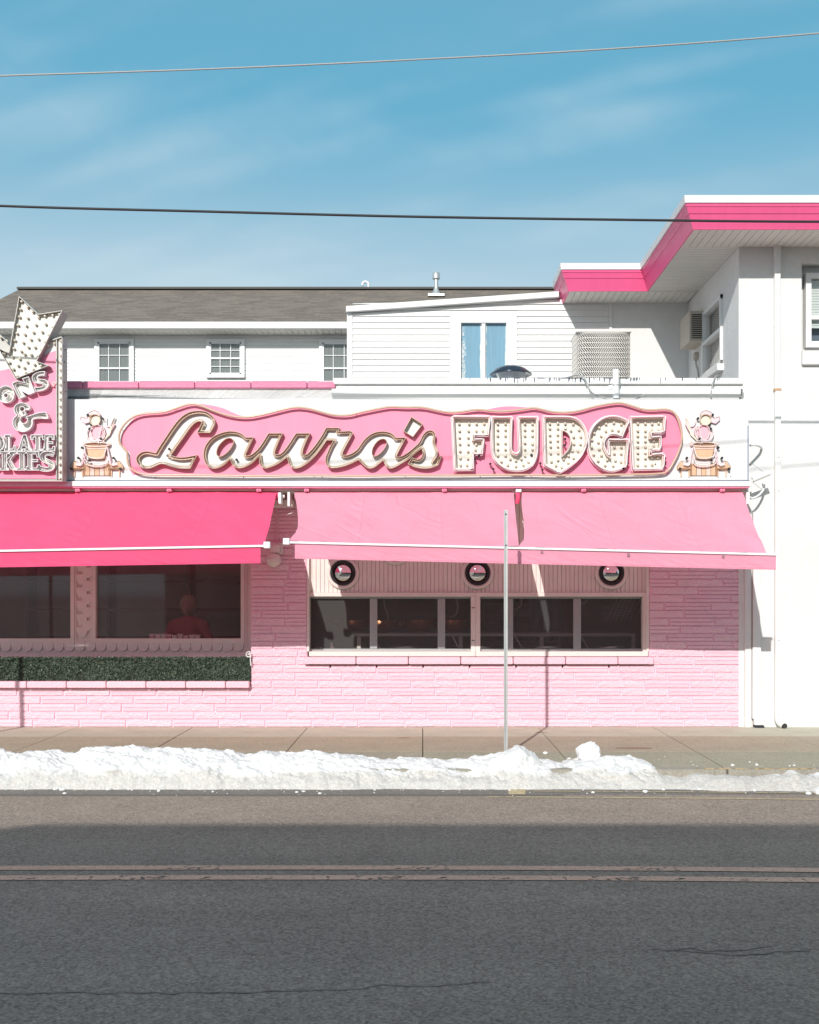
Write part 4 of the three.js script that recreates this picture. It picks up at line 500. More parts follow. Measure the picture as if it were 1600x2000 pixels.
// ------------------------------------------------------------------ neon figures: a cook in a pink cap stirring a kettle on a barrel
function cook(flip, cx, label) {
  const z = SZ + 0.004, f = thing('neon_figure', label, 'sign', [X(cx, z), Y(930, z), z], 'neon cook figures at the sign ends');
  const k = sc(z), P = (x, y) => [flip * (x - 800) / 11.43 * k, (1714 - y) / 11.43 * k];
  const tan = M([0.72, 0.47, 0.29], 0.55, { map: rep(streak, 3) }), pale = M([0.82, 0.6, 0.5], 0.5, { map: rep(streak, 3) }), pinkP = M([0.88, 0.45, 0.52], 0.5), cream = M([0.82, 0.72, 0.58], 0.5), capP = M([0.88, 0.62, 0.65], 0.5), brown = M([0.36, 0.19, 0.1], 0.55);
  const plate = (name, pts, m, z0, z1) => mesh(name, prism(ccw(pts.map(([x, y]) => P(x, y))), z0, z1), m, f);
  const round = (x, y, r, ry = r, n = 26) => Array.from({ length: n }, (_, i) => [x + r * Math.cos(i / n * 6.2832), y + ry * Math.sin(i / n * 6.2832)]);
  const glow = (pts, m = MAT.tubeWhite, r = 0.0055, zz = 0.045, closed = false) => { const q = pts.map(([x, y]) => V(...P(x, y), zz)); mesh('neon_tube', tube(q, r, pts.length * 6, 6, closed), m, f); };
  const ink = M([0.2, 0.1, 0.06], 0.6), line = (pts, closed = false, zz = 0.027) => mesh('outline', tube(pts.map(([x, y]) => V(...P(x, y), zz)), 0.0026, pts.length * 5, 5, closed), ink, f);
  line([[575, 1090], [600, 1240], [625, 1325], [800, 1345], [980, 1325], [1000, 1220], [1020, 1090]]); line(round(770, 470, 120, 122), true); line([[605, 900], [600, 760], [640, 640], [720, 595]]); line([[900, 595], [980, 660], [1010, 780], [960, 930]]); line([[450, 470], [460, 402], [540, 422], [600, 420], [590, 370], [650, 300], [740, 264], [830, 282], [888, 350], [890, 398]], false, 0.032); line([[1000, 560], [1100, 640], [1180, 540]]); line([[970, 780], [1040, 830], [1110, 760], [1215, 570]]); line([[545, 1440], [680, 1510], [850, 1530], [1050, 1450]]);
  for (let i = 0; i < 6; i++) line([[545 + i * 103, 1440 + 60 * Math.sin(i / 5 * 3.14)], [545 + i * 103 + (i - 2.5) * 5, 1700]], false, 0.016);
  for (const s of [-1, 1]) line([[1085, 1500], [1290, 1382], [1398, 1520], [1380, 1570], [1110, 1578]].map(([x, y]) => [800 + s * (x - 800), y]), false, 0.02);
  // barrel of staves
  for (let i = 0; i < 5; i++) { const a = 545 + i * 104, b = a + 100; plate('stave', [[a, 1420 + 60 * Math.sin((i + 0.1) / 5 * 3.14)], [b, 1420 + 60 * Math.sin((i + 0.9) / 5 * 3.14)], [b + (i - 2) * 6, 1700], [a + (i - 2) * 6, 1700]], i % 2 ? pale : tan, 0.002, 0.014); }
  for (const s of [-1, 1]) { const m = (p) => p.map(([x, y]) => [800 + s * (x - 800), y]);
    plate('bench', m([[1085, 1500], [1290, 1380], [1400, 1520], [1380, 1570], [1110, 1580]]), tan, 0.002, 0.016); plate('bench_board', m([[1090, 1540], [1330, 1535], [1330, 1562], [1090, 1566]]), brown, 0.016, 0.022);
    for (const x of [1110, 1290]) plate('bench_leg', m([[x, 1570], [x + 30, 1570], [x + 22, 1730], [x + 2, 1730]]), tan, 0.002, 0.014); plate('post', m([[1062, 1440], [1100, 1440], [1100, 1700], [1062, 1700]]), brown, 0.004, 0.018);
    plate('leg', m([[1010, 1090], [1060, 1080], [1160, 1470], [1100, 1490]]), capP, 0.004, 0.018); plate('shoe', m([[1120, 1440], [1260, 1410], [1270, 1470], [1140, 1500]]), capP, 0.018, 0.026);
    glow(m([[1050, 1080], [1100, 1290], [1140, 1480], [1260, 1470]])); for (const [x, y] of [[1190, 1320], [1345, 1560]]) { const [u, v] = P(800 + s * (x - 800), y); endCap(u, v, 0.035, f); } }
  plate('kettle', [[520, 1010], [1060, 1010], [1020, 1090], [985, 1330], [800, 1350], [620, 1330], [570, 1090]], tan, 0.004, 0.02); plate('kettle_rim', round(795, 1010, 285, 44), brown, 0.02, 0.026); plate('kettle_band', [[560, 1075], [1020, 1075], [1012, 1120], [572, 1120]], pale, 0.02, 0.026);
  for (const x of [530, 1065]) plate('handle', round(x, 1010, 48, 52, 14), pale, 0.02, 0.03);
  glow(round(795, 1015, 290, 44), MAT.tubeWhite, 0.0045, 0.05, true); glow([[540, 1060], [580, 1250], [640, 1300], [800, 1325], [950, 1300], [1000, 1200], [1035, 1060]]); glow([[530, 1270], [570, 1370], [700, 1420], [850, 1435], [1000, 1400], [1040, 1280]], MAT.tubePink); glow([[520, 1350], [560, 1450], [680, 1500], [850, 1515], [1000, 1480], [1050, 1420]], MAT.tubePink);
  // cook: rounded shoulders, bare round face, floppy cap, arm with paddle
  plate('body', [[610, 900], [600, 760], [640, 640], [720, 590], [900, 590], [980, 660], [1010, 780], [960, 930], [800, 960]], capP, 0.003, 0.016); plate('apron', round(815, 730, 125, 150), pinkP, 0.016, 0.022);
  plate('face', round(770, 470, 122, 125), cream, 0.016, 0.024); plate('cap', [[600, 420], [590, 370], [650, 300], [740, 262], [830, 280], [890, 350], [890, 400], [780, 350], [660, 390], [640, 520], [540, 550], [450, 470], [460, 400], [540, 420]], capP, 0.024, 0.03);
  plate('arm', [[940, 600], [1000, 560], [1100, 640], [1180, 540], [1215, 570], [1110, 760], [1040, 830], [970, 780]], capP, 0.012, 0.022); plate('paddle', [[1195, 400], [1220, 410], [1100, 800], [880, 1010], [850, 1000], [1060, 780]], cream, 0.022, 0.03);
  glow(round(775, 470, 118, 122), M([0.7, 0.6, 0.42], 0.25), 0.0045, 0.05, true); glow(round(815, 735, 135, 160), MAT.tubePink, 0.0045, 0.05, true); glow([[630, 640], [600, 780], [650, 900], [800, 930], [960, 880], [1000, 760], [960, 640]]); glow([[930, 600], [900, 720], [870, 860], [850, 1000]]); glow([[1000, 380], [1010, 560], [1080, 620], [1200, 420]]); glow([[620, 920], [740, 950], [880, 930], [990, 960]], MAT.tubePink); glow([[640, 400], [700, 360], [800, 350], [880, 380]], M([0.4, 0.28, 0.18], 0.3));
  for (const [x, y] of [[615, 360], [940, 440], [660, 675], [690, 580], [490, 1090], [910, 890], [640, 1375]]) { const [u, v] = P(x, y); endCap(u, v, 0.03, f); }
}
cook(1, 190, 'neon figure of a cook stirring a kettle, beside the tall bulb-edged sign');
cook(-1, 1374, 'neon figure of a cook stirring a kettle, after the word FUDGE');
// ------------------------------------------------------------------ tall sign with arrow
const tall = thing('tall_sign', 'tall pink sign edged with bulbs, metal arrow on top, ampersand and dessert words', 'sign');
{
  const z = 0.72, zb = 0.56, xr = X(123, z), xl = -6.3, yb = Y(938, z), xs = X(111, z), yT = Y(657, z), yV = Y(700, z);
  const W = M([0.82, 0.81, 0.78], 0.5, { map: rep(mottle, 1) });
  // cabinet: V-topped box
  const prof = [[xl, yb], [xr, yb], [xr, yT], [X(90, z), Y(668, z)], [X(30, z), Y(690, z)], [X(0, z), Y(654, z)], [X(-60, z), Y(600, z)], [xl, Y(600, z)]];
  mesh('cabinet', prism(ccw(prof), zb, z - 0.03), MAT.signMetal, tall);
  mesh('face', prism(ccw([[xl, yb + 0.02], [xs, yb + 0.02], [xs, Y(672, z)], [X(30, z), Y(700, z)], [X(-40, z), Y(665, z)], [xl, Y(665, z)]]), z - 0.03, z - 0.024), W, tall);
  mesh('pink_face', prism(ccw([[xl, yb + 0.02], [xs - 0.002, yb + 0.02], [xs - 0.002, Y(683, z)], [X(82, z), Y(694, z)], [X(40, z), Y(716, z)], [X(14, z), Y(720, z)], [X(0, z), Y(723, z)], [xl, Y(735, z)]]), z - 0.024, z - 0.019), MAT.signPink, tall);
  mesh('edge_strip', [prism(ccw([[xs + 0.006, yb], [xr - 0.008, yb], [xr - 0.008, yT - 0.02], [xs + 0.006, yT - 0.03]]), z - 0.03, z - 0.018)], MAT.letterCream, tall);
  mesh('edge_flange', [box(xs - 0.004, xs + 0.006, yb, yT - 0.04, z - 0.03, z + 0.015), prism(ccw([[xr - 0.008, yb], [xr, yb], [xr, yT], [xr - 0.008, yT]]), z - 0.03, z + 0.02), prism(ccw([[X(88, z), Y(669, z)], [xr, yT], [xr, yT - 0.012], [X(88, z), Y(671, z)]]), z - 0.03, z + 0.02), prism(ccw([[X(-60, z), Y(600, z)], [X(17, z), Y(668, z)], [X(17, z), Y(670, z)], [X(-60, z), Y(602, z)]]), z - 0.03, z + 0.02), box(xl, xr, yb - 0.014, yb, zb, z + 0.012)], MAT.signMetal, tall);
  mesh('strip_back', prism(ccw([[X(84, z), Y(681, z)], [xs, Y(672, z)], [xs, Y(661, z)], [X(84, z), Y(671, z)]]), z - 0.03, z - 0.017), MAT.letterCream, tall);
  const sb = []; for (let i = 0; i < 20; i++) sb.push([X(mix(119.5, 117, i / 19), z), Y(666 + i * 14.15, z)]); sb.push([X(107, z), Y(671, z)], [X(94.5, z), Y(674.5, z)], [X(14, z), Y(666, z)], [X(2, z), Y(659, z)]); bulbs(sb, z - 0.018, tall);
  for (const [y, dz] of [[675, 0.03], [680, 0.09], [705, 0.05], [745, 0.06], [762, 0.1]]) mesh('rivet', new THREE.SphereGeometry(0.008, 6, 4), MAT.black, tall).position.set(xr, Y(y, z), z - dz);
  // arrow
  const az = z + 0.02, aPts = [[37, 578], [75, 613], [122, 606], [72, 705], [95, 714], [30, 740], [-4, 679], [17, 689]].map((p) => [...px(az + 0.06)(p).slice(0, 2), 1]);
  const ar = channel('arrow', aPts, [], az, { depth: 0.06, back: MAT.letterCream, rim: MAT.signMetal, t: 0.008 }, tall); mesh('arrow_box', prism(ccw(aPts), az - 0.16, az - 0.002), MAT.signMetal, ar);
  bulbs([[41, 588], [53, 599], [63, 608], [74, 619], [39, 603], [37, 618], [53, 620], [87, 616], [102, 615], [115, 613], [109, 626], [34, 634], [50, 635], [69, 633], [88, 632], [102, 638], [32, 650], [47, 652], [64, 648], [81, 647], [94, 653], [28, 664], [44, 668], [59, 662], [74, 661], [87, 667], [26, 680], [40, 685], [54, 677], [67, 677], [80, 682], [8, 691], [23, 696], [47, 691], [60, 692], [73, 696], [17, 707], [37, 700], [52, 706], [66, 711], [79, 714], [25, 720], [34, 713], [46, 717], [49, 727], [64, 721], [33, 734]].map(([x, y]) => [X(x, az + 0.05), Y(y, az + 0.05)]), az + 0.006, ar);
  mesh('arrow_bracket', rod(V(X(60, 0.5), Y(690, 0.5), 0.5), V(X(60, 0.5), Y(610, 0.5), 0.55), 0.03), MAT.signMetal, tall);
  // letters
  const lz = z - 0.019, fz = lz + 0.075, o = { depth: 0.075, back: MAT.letterCream, rim: MAT.signWhite, t: 0.007, tubeMat: MAT.tubeWhite, tr: 0.005 };
  const Q = (p) => p.map(([x, y, c]) => [x / 10, 700 + y / 10, c]);
  const ring = (x, y, r, n = 28) => Array.from({ length: n }, (_, i) => [x + r * Math.cos(i / n * 6.2832), y + r * Math.sin(i / n * 6.2832)]);
  channel('letter', ring(11.5, 770, 17).map(px(fz)), [ring(11.5, 772, 3.8, 14).map(px(fz))], lz, { ...o, tube: 0.045 }, tall);
  channel('letter', Q([[228, 483, 1], [340, 432, 1], [475, 468, 1], [432, 392, 1], [560, 348, 1], [682, 660, 1], [565, 710, 1], [425, 640, 1], [500, 738, 1], [370, 790, 1]]).map(px(fz)), [], lz, { ...o, tube: 0.02 }, tall);
  channel('ampersand', chaikin(Q([[500, 1000], [545, 1015], [590, 985], [592, 940], [540, 888], [450, 858], [350, 868], [285, 920], [263, 1000], [290, 1070], [330, 1105], [270, 1150], [238, 1235], [255, 1335], [320, 1405], [430, 1442], [540, 1418], [622, 1342], [648, 1250], [632, 1190], [760, 1168], [900, 1182], [950, 1175], [940, 1115], [900, 1048], [840, 1042], [700, 1068], [540, 1130], [480, 1122], [522, 1078], [478, 1030]]), 2).map(px(fz)), [ring(43, 798.5, 4.5, 14).map(px(fz)), ring(46.5, 819.5, 7, 18).map(px(fz))], lz, { ...o, tube: 0.02 }, tall);
  const glyph = (ch, x0, x1, y0, y1, fnt, rot = 0, xt = 1) => { // font outline fitted to the measured box
    const s = fnt.generateShapes(ch, 1)[0], { shape, holes } = s.extractPoints(6); let a = [1e9, 1e9, -1e9, -1e9]; for (const p of shape) a = [Math.min(a[0], p.x), Math.min(a[1], p.y), Math.max(a[2], p.x), Math.max(a[3], p.y)];
    const cx = (x0 + x1) / 2, cy = (y0 + y1) / 2, f = (p) => { const x = (mix(x0, x1, (p.x - a[0]) / (a[2] - a[0])) - cx), y = (mix(y1, y0, (p.y - a[1]) / (a[3] - a[1])) - cy); return px(fz)([cx + x * Math.cos(rot) - y * Math.sin(rot), cy + x * Math.sin(rot) + y * Math.cos(rot)]).slice(0, 2); };
    const clean = (q) => q.filter((p, i) => { const n = q[(i + 1) % q.length]; return Math.hypot(p.x - n.x, p.y - n.y) > 1e-4; });
    channel('letter', inset(ccw(clean(shape).map(f)), -0.007), holes.map((h) => inset(ccw(clean(h).map(f)), 0.005)), lz, { ...o, tube: 0.019 * xt, tr: 0.004 }, tall); };
  glyph('S', 65, 92, 727, 762, font, -0.3);
  glyph('O', -22, 8, 850, 880, serif); glyph('L', 9.5, 29, 850, 880, serif); glyph('A', 34, 62, 850, 880, serif); glyph('T', 61, 87, 850, 880, serif); glyph('E', 84, 106.5, 850, 880, serif);
  glyph('K', 1, 33, 883, 917.5, serif); glyph('I', 35, 51, 883, 917.5, serif); glyph('E', 51, 77, 883, 917.5, serif); glyph('S', 78, 106, 882, 920, font); glyph('O', -36, -1, 882, 918, serif);
  mesh('comma_scroll', [new THREE.TorusGeometry(0.018, 0.007, 8, 18, 5).translate(X(104, fz), Y(749, fz), lz + 0.04), rod(V(X(101, fz), Y(751, fz), lz + 0.04), V(X(96, fz), Y(755, fz), lz), 0.006)], MAT.rimCream, tall);
}
// ------------------------------------------------------------------ awnings
const weave = tex(256, (u, v) => 0.5 + 0.3 * Math.sin(u * 402) * Math.sin(v * 402) + 0.3 * per(u, v, 20, 55, 3), false);
const stainT = tex(512, (u, v) => 0.95 + 0.05 * per(u, v, 5, 61, 5) + 0.02 * per(u, v, 60, 62, 2));
const cloth = (rgb, tr) => M(rgb, 0.95, { transmission: tr, thickness: 0, map: rep(stainT, 0.55), bumpMap: rep(weave, 2.5), bumpScale: 0.0015, specularIntensity: 0.15 });
const hot = cloth([0.97, 0.13, 0.275], 0.2), faded = cloth([0.98, 0.425, 0.56], 0.28);
const AZ0 = 0.48, AZ1 = 1.69, AYT = Y(962, AZ0);
function fabric(name, xt0, xt1, xb0, xb1, barY, m, parent, seams, seed, edge) {
  const q0 = rng(seed * 13 + 1), creases = []; for (let i = 0; i < 26; i++) { const x = mix(xt0, xt1, q0()), v0 = q0() * 0.7, l = 0.12 + 0.3 * q0(), lean = (q0() - 0.5) * 1.6; creases.push([x, v0, x + lean * l * 1.8, v0 + l, 0.012 + 0.022 * q0(), (q0() < 0.5 ? -1 : 1) * (0.0025 + 0.0055 * q0()) * (name === 'fabric' && seed === 2 ? 0.55 : 1)]); }
  const dn = V(0, 1, 0.55).normalize(), g = grid(420, 110, (u, v) => {
    let x0 = mix(xt0, xb0, v), x1 = mix(xt1, xb1, v); if (edge) x0 += edge(v);
    const x = mix(x0, x1, u), y = mix(AYT, barY(x) + 0.012, v), z = mix(AZ0, AZ1, v), sag = -0.035 * Math.sin(Math.PI * v) * (0.7 + 0.3 * Math.sin(Math.PI * u));
    let d = sag + 0.012 * fbm(x * 1.5 + v * 1.2, v * 1.6, seed, 3) + 0.006 * fbm(x * 3 - v * 5, v * 4 + x, seed + 5, 3);
    for (const [a0, b0, a1, b1, w, h] of creases) { const ex = a1 - a0, ey = (b1 - b0) * 1.35, px0 = x - a0, py0 = (v - b0) * 1.35, q = clamp((px0 * ex + py0 * ey) / (ex * ex + ey * ey)), dx = px0 - ex * q, dy = py0 - ey * q, dd = Math.hypot(dx, dy), sg = Math.sign(dx * ey - dy * ex); d += h * Math.sin(Math.PI * clamp(q * 0.92 + 0.04)) * Math.exp(-((dd / w) ** 2)) * (1 + 0.6 * sg * dd / w); }
    for (const s of seams) { const q = x - s; d += 0.0035 * Math.exp(-((q / 0.014) ** 2)) + 0.006 * Math.exp(-((q / 0.16) ** 2)) * Math.sin(v * 46 + 2.5 * Math.abs(q) * 12 + 3 * noise.noise(v * 5, s, 1)) * (0.4 + 0.6 * noise.noise(v * 3, s, 4)); }
    const c = Math.min(u, 1 - u) * (x1 - x0), pull = Math.exp(-c / 0.25); d += 0.009 * pull * Math.sin(v * 14 + c * 20 + seed) * v + 0.012 * Math.exp(-(((u - 0.5 + 0.3 * (v - 0.5)) / 0.04) ** 2)) * v * (seed % 2 ? 0.4 : 1) * (name === 'fabric' ? 1 : 0.6);
    return Object.assign(V(x + dn.x * d, y + dn.y * d, z + dn.z * d), { u: x, v: v * 1.35 });
  });
  return mesh(name, g, m, parent);
}
function valance(x0, x1, barY, botY, m, parent, seed) {
  mesh('valance', grid(300, 16, (u, v) => { const x = mix(x0, x1, u), y = mix(barY(x) - 0.012, botY(x), v); const w = v * (0.014 * fbm(x * 2.3, 0, seed, 3) + 0.012 * Math.sin(x * 5 + 2 * noise.noise(x * 2, v, seed)) * 0.4 + 0.008 * noise.noise(x * 9 - v * 3, v * 2, seed)) + (v > 0.86 && v < 0.9 ? 0.003 : 0); return Object.assign(V(x, y, AZ1 + 0.004 - 0.01 * v + w), { u: x, v: v * 0.18 }); }), m, parent);
  mesh('hem', grid(240, 1, (u, v) => { const x = mix(x0, x1, u), b = botY(x); const w = 0.014 * fbm(x * 2.3, 0, seed, 3) + 0.0048 * Math.sin(x * 5 + 2 * noise.noise(x * 2, 1, seed)) + 0.008 * noise.noise(x * 9 - 3, 2, seed); return Object.assign(V(x, b + 0.022 * v, AZ1 - 0.006 + w + 0.0035), { u: x, v }); }), m, parent);
}
const barW = M([0.86, 0.86, 0.86], 0.3), hung = (x0, y0, x1, y1) => (x) => mix(y0, y1, (x - x0) / (x1 - x0));
function frontBar(x0, x1, f, parent, caps) { const a = V(x0, f(x0), AZ1 + 0.008), b = V(x1, f(x1), AZ1 + 0.008); mesh('front_bar', bar(a, b, 0.021, 0.03), barW, parent); for (const [x, s] of caps) mesh('end_cap', rbox(x - 0.035, x + 0.035, f(x) - 0.028, f(x) + 0.042, AZ1 - 0.03, AZ1 + 0.04, 0.012, 2), barW, parent); }
function arms(list, f, parent) { for (const [x, s] of list) mesh('folding_arm', [bar(V(x, 2.5, 0.44), V(x + s * 0.55, 2.2, 1.0), 0.035, 0.045), bar(V(x + s * 0.55, 2.2, 1.0), V(x + s * 0.1, f(x) - 0.03, AZ1 - 0.03), 0.03, 0.04), new THREE.CylinderGeometry(0.03, 0.03, 0.07, 12).translate(x + s * 0.55, 2.2, 1.0)], barW, parent); }
function mounts(pxs, parent) { for (const p of pxs) mesh('mount', [rbox(X(p, 0.5) - 0.028, X(p, 0.5) + 0.028, 2.745, 2.79, 0.34, 0.52, 0.006), rod(V(X(p, 0.5), 2.755, 0.4), V(X(p, 0.5), 2.755, 0.53), 0.014)], MAT.copingPink, parent); }
{
  const f = hung(X(526, AZ1), Y(1066, AZ1), X(0, AZ1), Y(1076, AZ1)), vb = hung(X(509, AZ1), Y(1100, AZ1), X(0, AZ1), Y(1108, AZ1));
  const a = thing('awning', 'hot pink fabric awning over the hedge planter windows', 'awning', [0, 0, 0], 'pink shop awnings');
  fabric('fabric', -6.3, X(540, AZ0), -6.3, X(517, AZ1), f, hot, a, [X(180, 1), X(395, 1), -5.2], 2); valance(-6.3, X(509, AZ1), f, vb, hot, a, 3);
  frontBar(-6.35, X(524, AZ1), f, a, [[X(522, AZ1)]]); arms([[-2.2, -1], [-5.6, 1]], f, a); mounts([-100, 152, 331, 506], a);
  mesh('roller', rod(V(-6.3, AYT - 0.03, AZ0 - 0.06), V(X(545, AZ0), AYT - 0.03, AZ0 - 0.06), 0.045, 14), hot, a);
  mesh('bracket', [rbox(X(545, 0.42), X(551, 0.42), Y(985, 0.42), 2.74, 0.34, 0.5, 0.006), rod(V(X(549, 0.42), AYT - 0.04, 0.42), V(X(556, 0.42), AYT - 0.04, 0.42), 0.02)], barW, a);
  const g = hung(X(556, AZ1), Y(1059, AZ1), X(1518, AZ1), Y(1083, AZ1)), gb = hung(X(576, AZ1), Y(1091, AZ1), X(1516, AZ1), Y(1113, AZ1));
  const b = thing('awning', 'faded light pink awning in two cloths over the kitchen window', 'awning', [0, 0, 0], 'pink shop awnings');
  fabric('fabric', X(575, AZ0), X(1003.5, AZ0), X(578, AZ1), X(1014, AZ1), g, faded, b, [X(705, 1), X(860, 1)], 5, (v) => 0.03 * Math.sin(v * 3.1) - 0.075 * smooth(0.7, 1, v));
  fabric('fabric_torn', X(1019.5, AZ0), X(1451, AZ0), X(1014, AZ1), X(1497, AZ1), g, faded, b, [X(1180, 1), X(1340, 1)], 8, (v) => 0.045 * smooth(0.1, 0.7, v) * (v < 0.86 ? 1 : smooth(1, 0.86, v)));
  valance(X(576, AZ1), X(1516, AZ1), g, gb, faded, b, 9); frontBar(X(556, AZ1), X(1518, AZ1), g, b, [[X(560, AZ1)]]);
  arms([[X(620, 0.5), 1], [X(960, 0.5), -1], [X(1060, 0.5), 1], [X(1400, 0.5), -1]], g, b); mounts([599, 868, 1140, 1411], b);
  for (const [p, q] of [[575, 1003.5], [1019.5, 1451]]) mesh('roller', rod(V(X(p, AZ0), AYT - 0.03, AZ0 - 0.06), V(X(q, AZ0), AYT - 0.03, AZ0 - 0.06), 0.045, 14), faded, b);
  for (const [p, q, c, d, z0, z1] of [[563, 568, 990, 962, 0.34, 0.5], [1456, 1463, 985, 961, 0.34, 0.46], [1006, 1017, 963, 957, 0.4, 0.54]]) mesh('bracket', rbox(X(p, 0.42), X(q, 0.42), Y(c, 0.42), Y(d, 0.42), z0, z1, 0.006), barW, b);
  mesh('wrapped_cloth', tube([V(X(1011, 0.5), Y(963, 0.5), 0.5), V(X(1012, 0.5), Y(972, 0.5), 0.52), V(X(1010, 0.5), Y(983, 0.5), 0.5)], 0.028, 20, 10), hot, b);
  mesh('patch_stain', [[1056, 0], [1225, 0.03], [1410, 0]].map(([p, q]) => box(X(p, AZ1), X(p + 5, AZ1), g(X(p, AZ1)) - 0.05 - q * 0.3, g(X(p, AZ1)) - 0.025, AZ1 + 0.006, AZ1 + 0.014)), M([0.35, 0.18, 0.22], 0.8), b);
}
// beam with electrical bits between the awnings
{ const t = thing('awning_beam', 'white timber beam end with motor brackets between the awnings', 'beam'); mesh('beam', rbox(X(528, 0.1), X(574, 0.1), Y(991, 0.1), Y(978, 0.1), 0.02, 0.24, 0.008), MAT.cream, t); mesh('loose_wire', tube([V(X(558, 0.3), Y(1003, 0.3), 0.2), V(X(563, 0.3), Y(1004, 0.3), 0.3), V(X(570, 0.3), Y(1003, 0.3), 0.35), V(X(575, 0.3), Y(1000, 0.3), 0.38)], 0.006, 30), MAT.plastic, t); }
// wall lamp
{
  const t = thing('wall_lamp', 'beige jar lamp on the stone pillar between the awnings', 'lamp', [X(539, 0.03), Y(1082, 0.03), 0.03]);
  mesh('back_plate', rbox(-0.06, 0.085, 0.0, 0.13, -0.02, 0.03, 0.02, 3), MAT.cream, t); mesh('collar', lathe([[0.058, 0.02], [0.06, 0.1], [0.045, 0.115], [0.001, 0.117]], 24).translate(0.0, -0.01, 0.09), MAT.cream, t);
  mesh('globe', new THREE.SphereGeometry(0.086, 28, 20).translate(-0.015, -0.07, 0.1), MAT.cream, t); mesh('globe_band', new THREE.TorusGeometry(0.086, 0.004, 6, 30).rotateX(Math.PI / 2).translate(-0.015, -0.065, 0.1), MAT.cream, t);
  mesh('conduit', rod(V(0.012, 0.12, 0), V(0.014, 0.56, 0), 0.009), M([0.72, 0.4, 0.47], 0.5), t);
}
// ------------------------------------------------------------------ planter hedge
{
  const x0 = -5.62, x1 = X(489), y0 = Y(1330), y1 = Y(1284), t = thing('box_hedge', 'dark green clipped boxwood hedge in the window planter', 'hedge', [x0, y0, -0.1]), w = x1 - x0, h = y1 - y0;
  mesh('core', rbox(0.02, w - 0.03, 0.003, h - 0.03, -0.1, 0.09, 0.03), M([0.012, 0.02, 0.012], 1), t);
  const leaf = new THREE.BufferGeometry(); leaf.setAttribute('position', new THREE.Float32BufferAttribute([0, -0.5, 0, 0.32, 0, 0.08, 0, 0.5, 0, 0, -0.5, 0, 0, 0.5, 0, -0.32, 0, 0.08], 3)); leaf.setAttribute('uv', new THREE.Float32BufferAttribute(12, 2)); leaf.computeVertexNormals();
  const mats = [M([0.06, 0.09, 0.06], 0.5), M([0.095, 0.13, 0.088], 0.5), M([0.04, 0.062, 0.044], 0.5)], q = rng(31), lists = [[], [], []], qq = new THREE.Quaternion(), e = new THREE.Euler();
  for (let i = 0; i < 17000; i++) { const u = q(), top = q() < 0.22; let x = u * w, y = top ? h : q() * h, z = top ? mix(-0.1, 0.11, q()) : 0.1; const n = 0.025 * fbm(x * 4, y * 6, 3, 3) + 0.012 * noise.noise(x * 20, y * 20, 1); if (top) y += n * 1.2 - 0.012 - 0.012 * q() + 0.02 * (x / w - 0.6); else { z += n - 0.03 * q() * q(); y += 0.005; }
    if (q() < 0.04) x = w - 0.02 + 0.02 * q(); e.set((q() - 0.5) * 1.8 - (top ? 1.2 : 0.2), (q() - 0.5) * 2.2, q() * 6.3); qq.setFromEuler(e); const s = 0.019 + 0.012 * q(); lists[Math.floor(q() * 3)].push(leaf.clone().applyMatrix4(new THREE.Matrix4().compose(V(x, y, z), qq, V(s, s * 1.25, s)))); }
  lists.forEach((l, i) => { mesh('foliage', mergeGeometries(l), mats[i], t).userData.kind = 'stuff'; });
  const o = thing('scroll_ornament', 'small white wrought scroll at the end of the hedge', 'ornament', [X(486, 0.05), Y(1284, 0.05), 0.05]);
  const sp = []; for (let i = 0; i < 26; i++) { const a = i / 25 * 8.2, r = 0.006 + 0.032 * (i / 25); sp.push(V(-Math.cos(a) * r, 0.03 + Math.sin(a) * r, 0)); } sp.push(V(0.02, -0.03, 0), V(0.025, -0.1, 0)); mesh('scroll', tube(sp, 0.006, 90), MAT.plastic, o);
}
// ------------------------------------------------------------------ posts, pipes and wires
{
  const z = 13.5 - 0.8236 * 13.5, x = X(988, z), yT = Y(996, z), t = thing('sign_post', 'bare galvanised steel post standing in the snow bank', 'post', [x, 0, z]);
  mesh('post', [box(-0.01, 0.01, -0.1, yT, -0.018, -0.013), box(-0.0125, -0.0095, -0.1, yT, -0.018, 0.009), box(0.0095, 0.0125, -0.1, yT, -0.018, 0.009), box(-0.018, -0.012, -0.1, yT, 0.006, 0.0095), box(0.012, 0.018, -0.1, yT, 0.006, 0.0095)], MAT.galv, t);
  for (const y of [yT - 0.035, yT - 0.34]) mesh('bolt', [rod(V(-0.026, y, 0.0), V(0.026, y, 0.0), 0.005, 6), new THREE.SphereGeometry(0.009, 8, 6).translate(0.002, y, -0.006)], MAT.steel, t);
  const p = thing('street_post', 'thin dark street post outside the left window, seen in its glass', 'post', [-5.52, 0, 2.75]); mesh('post', rod(V(0.03, -0.1, 0), V(-0.03, 3.1, 0), 0.028, 12), MAT.darkMetal, p); mesh('plate', rbox(-0.18, 0.12, 2.55, 3.0, -0.006, 0.006, 0.004).rotateY(Math.PI / 2), MAT.galv, p); mesh('base', lathe([[0.09, 0], [0.08, 0.03], [0.035, 0.05]], 14).translate(0.03, 0, 0), MAT.darkMetal, p);
}
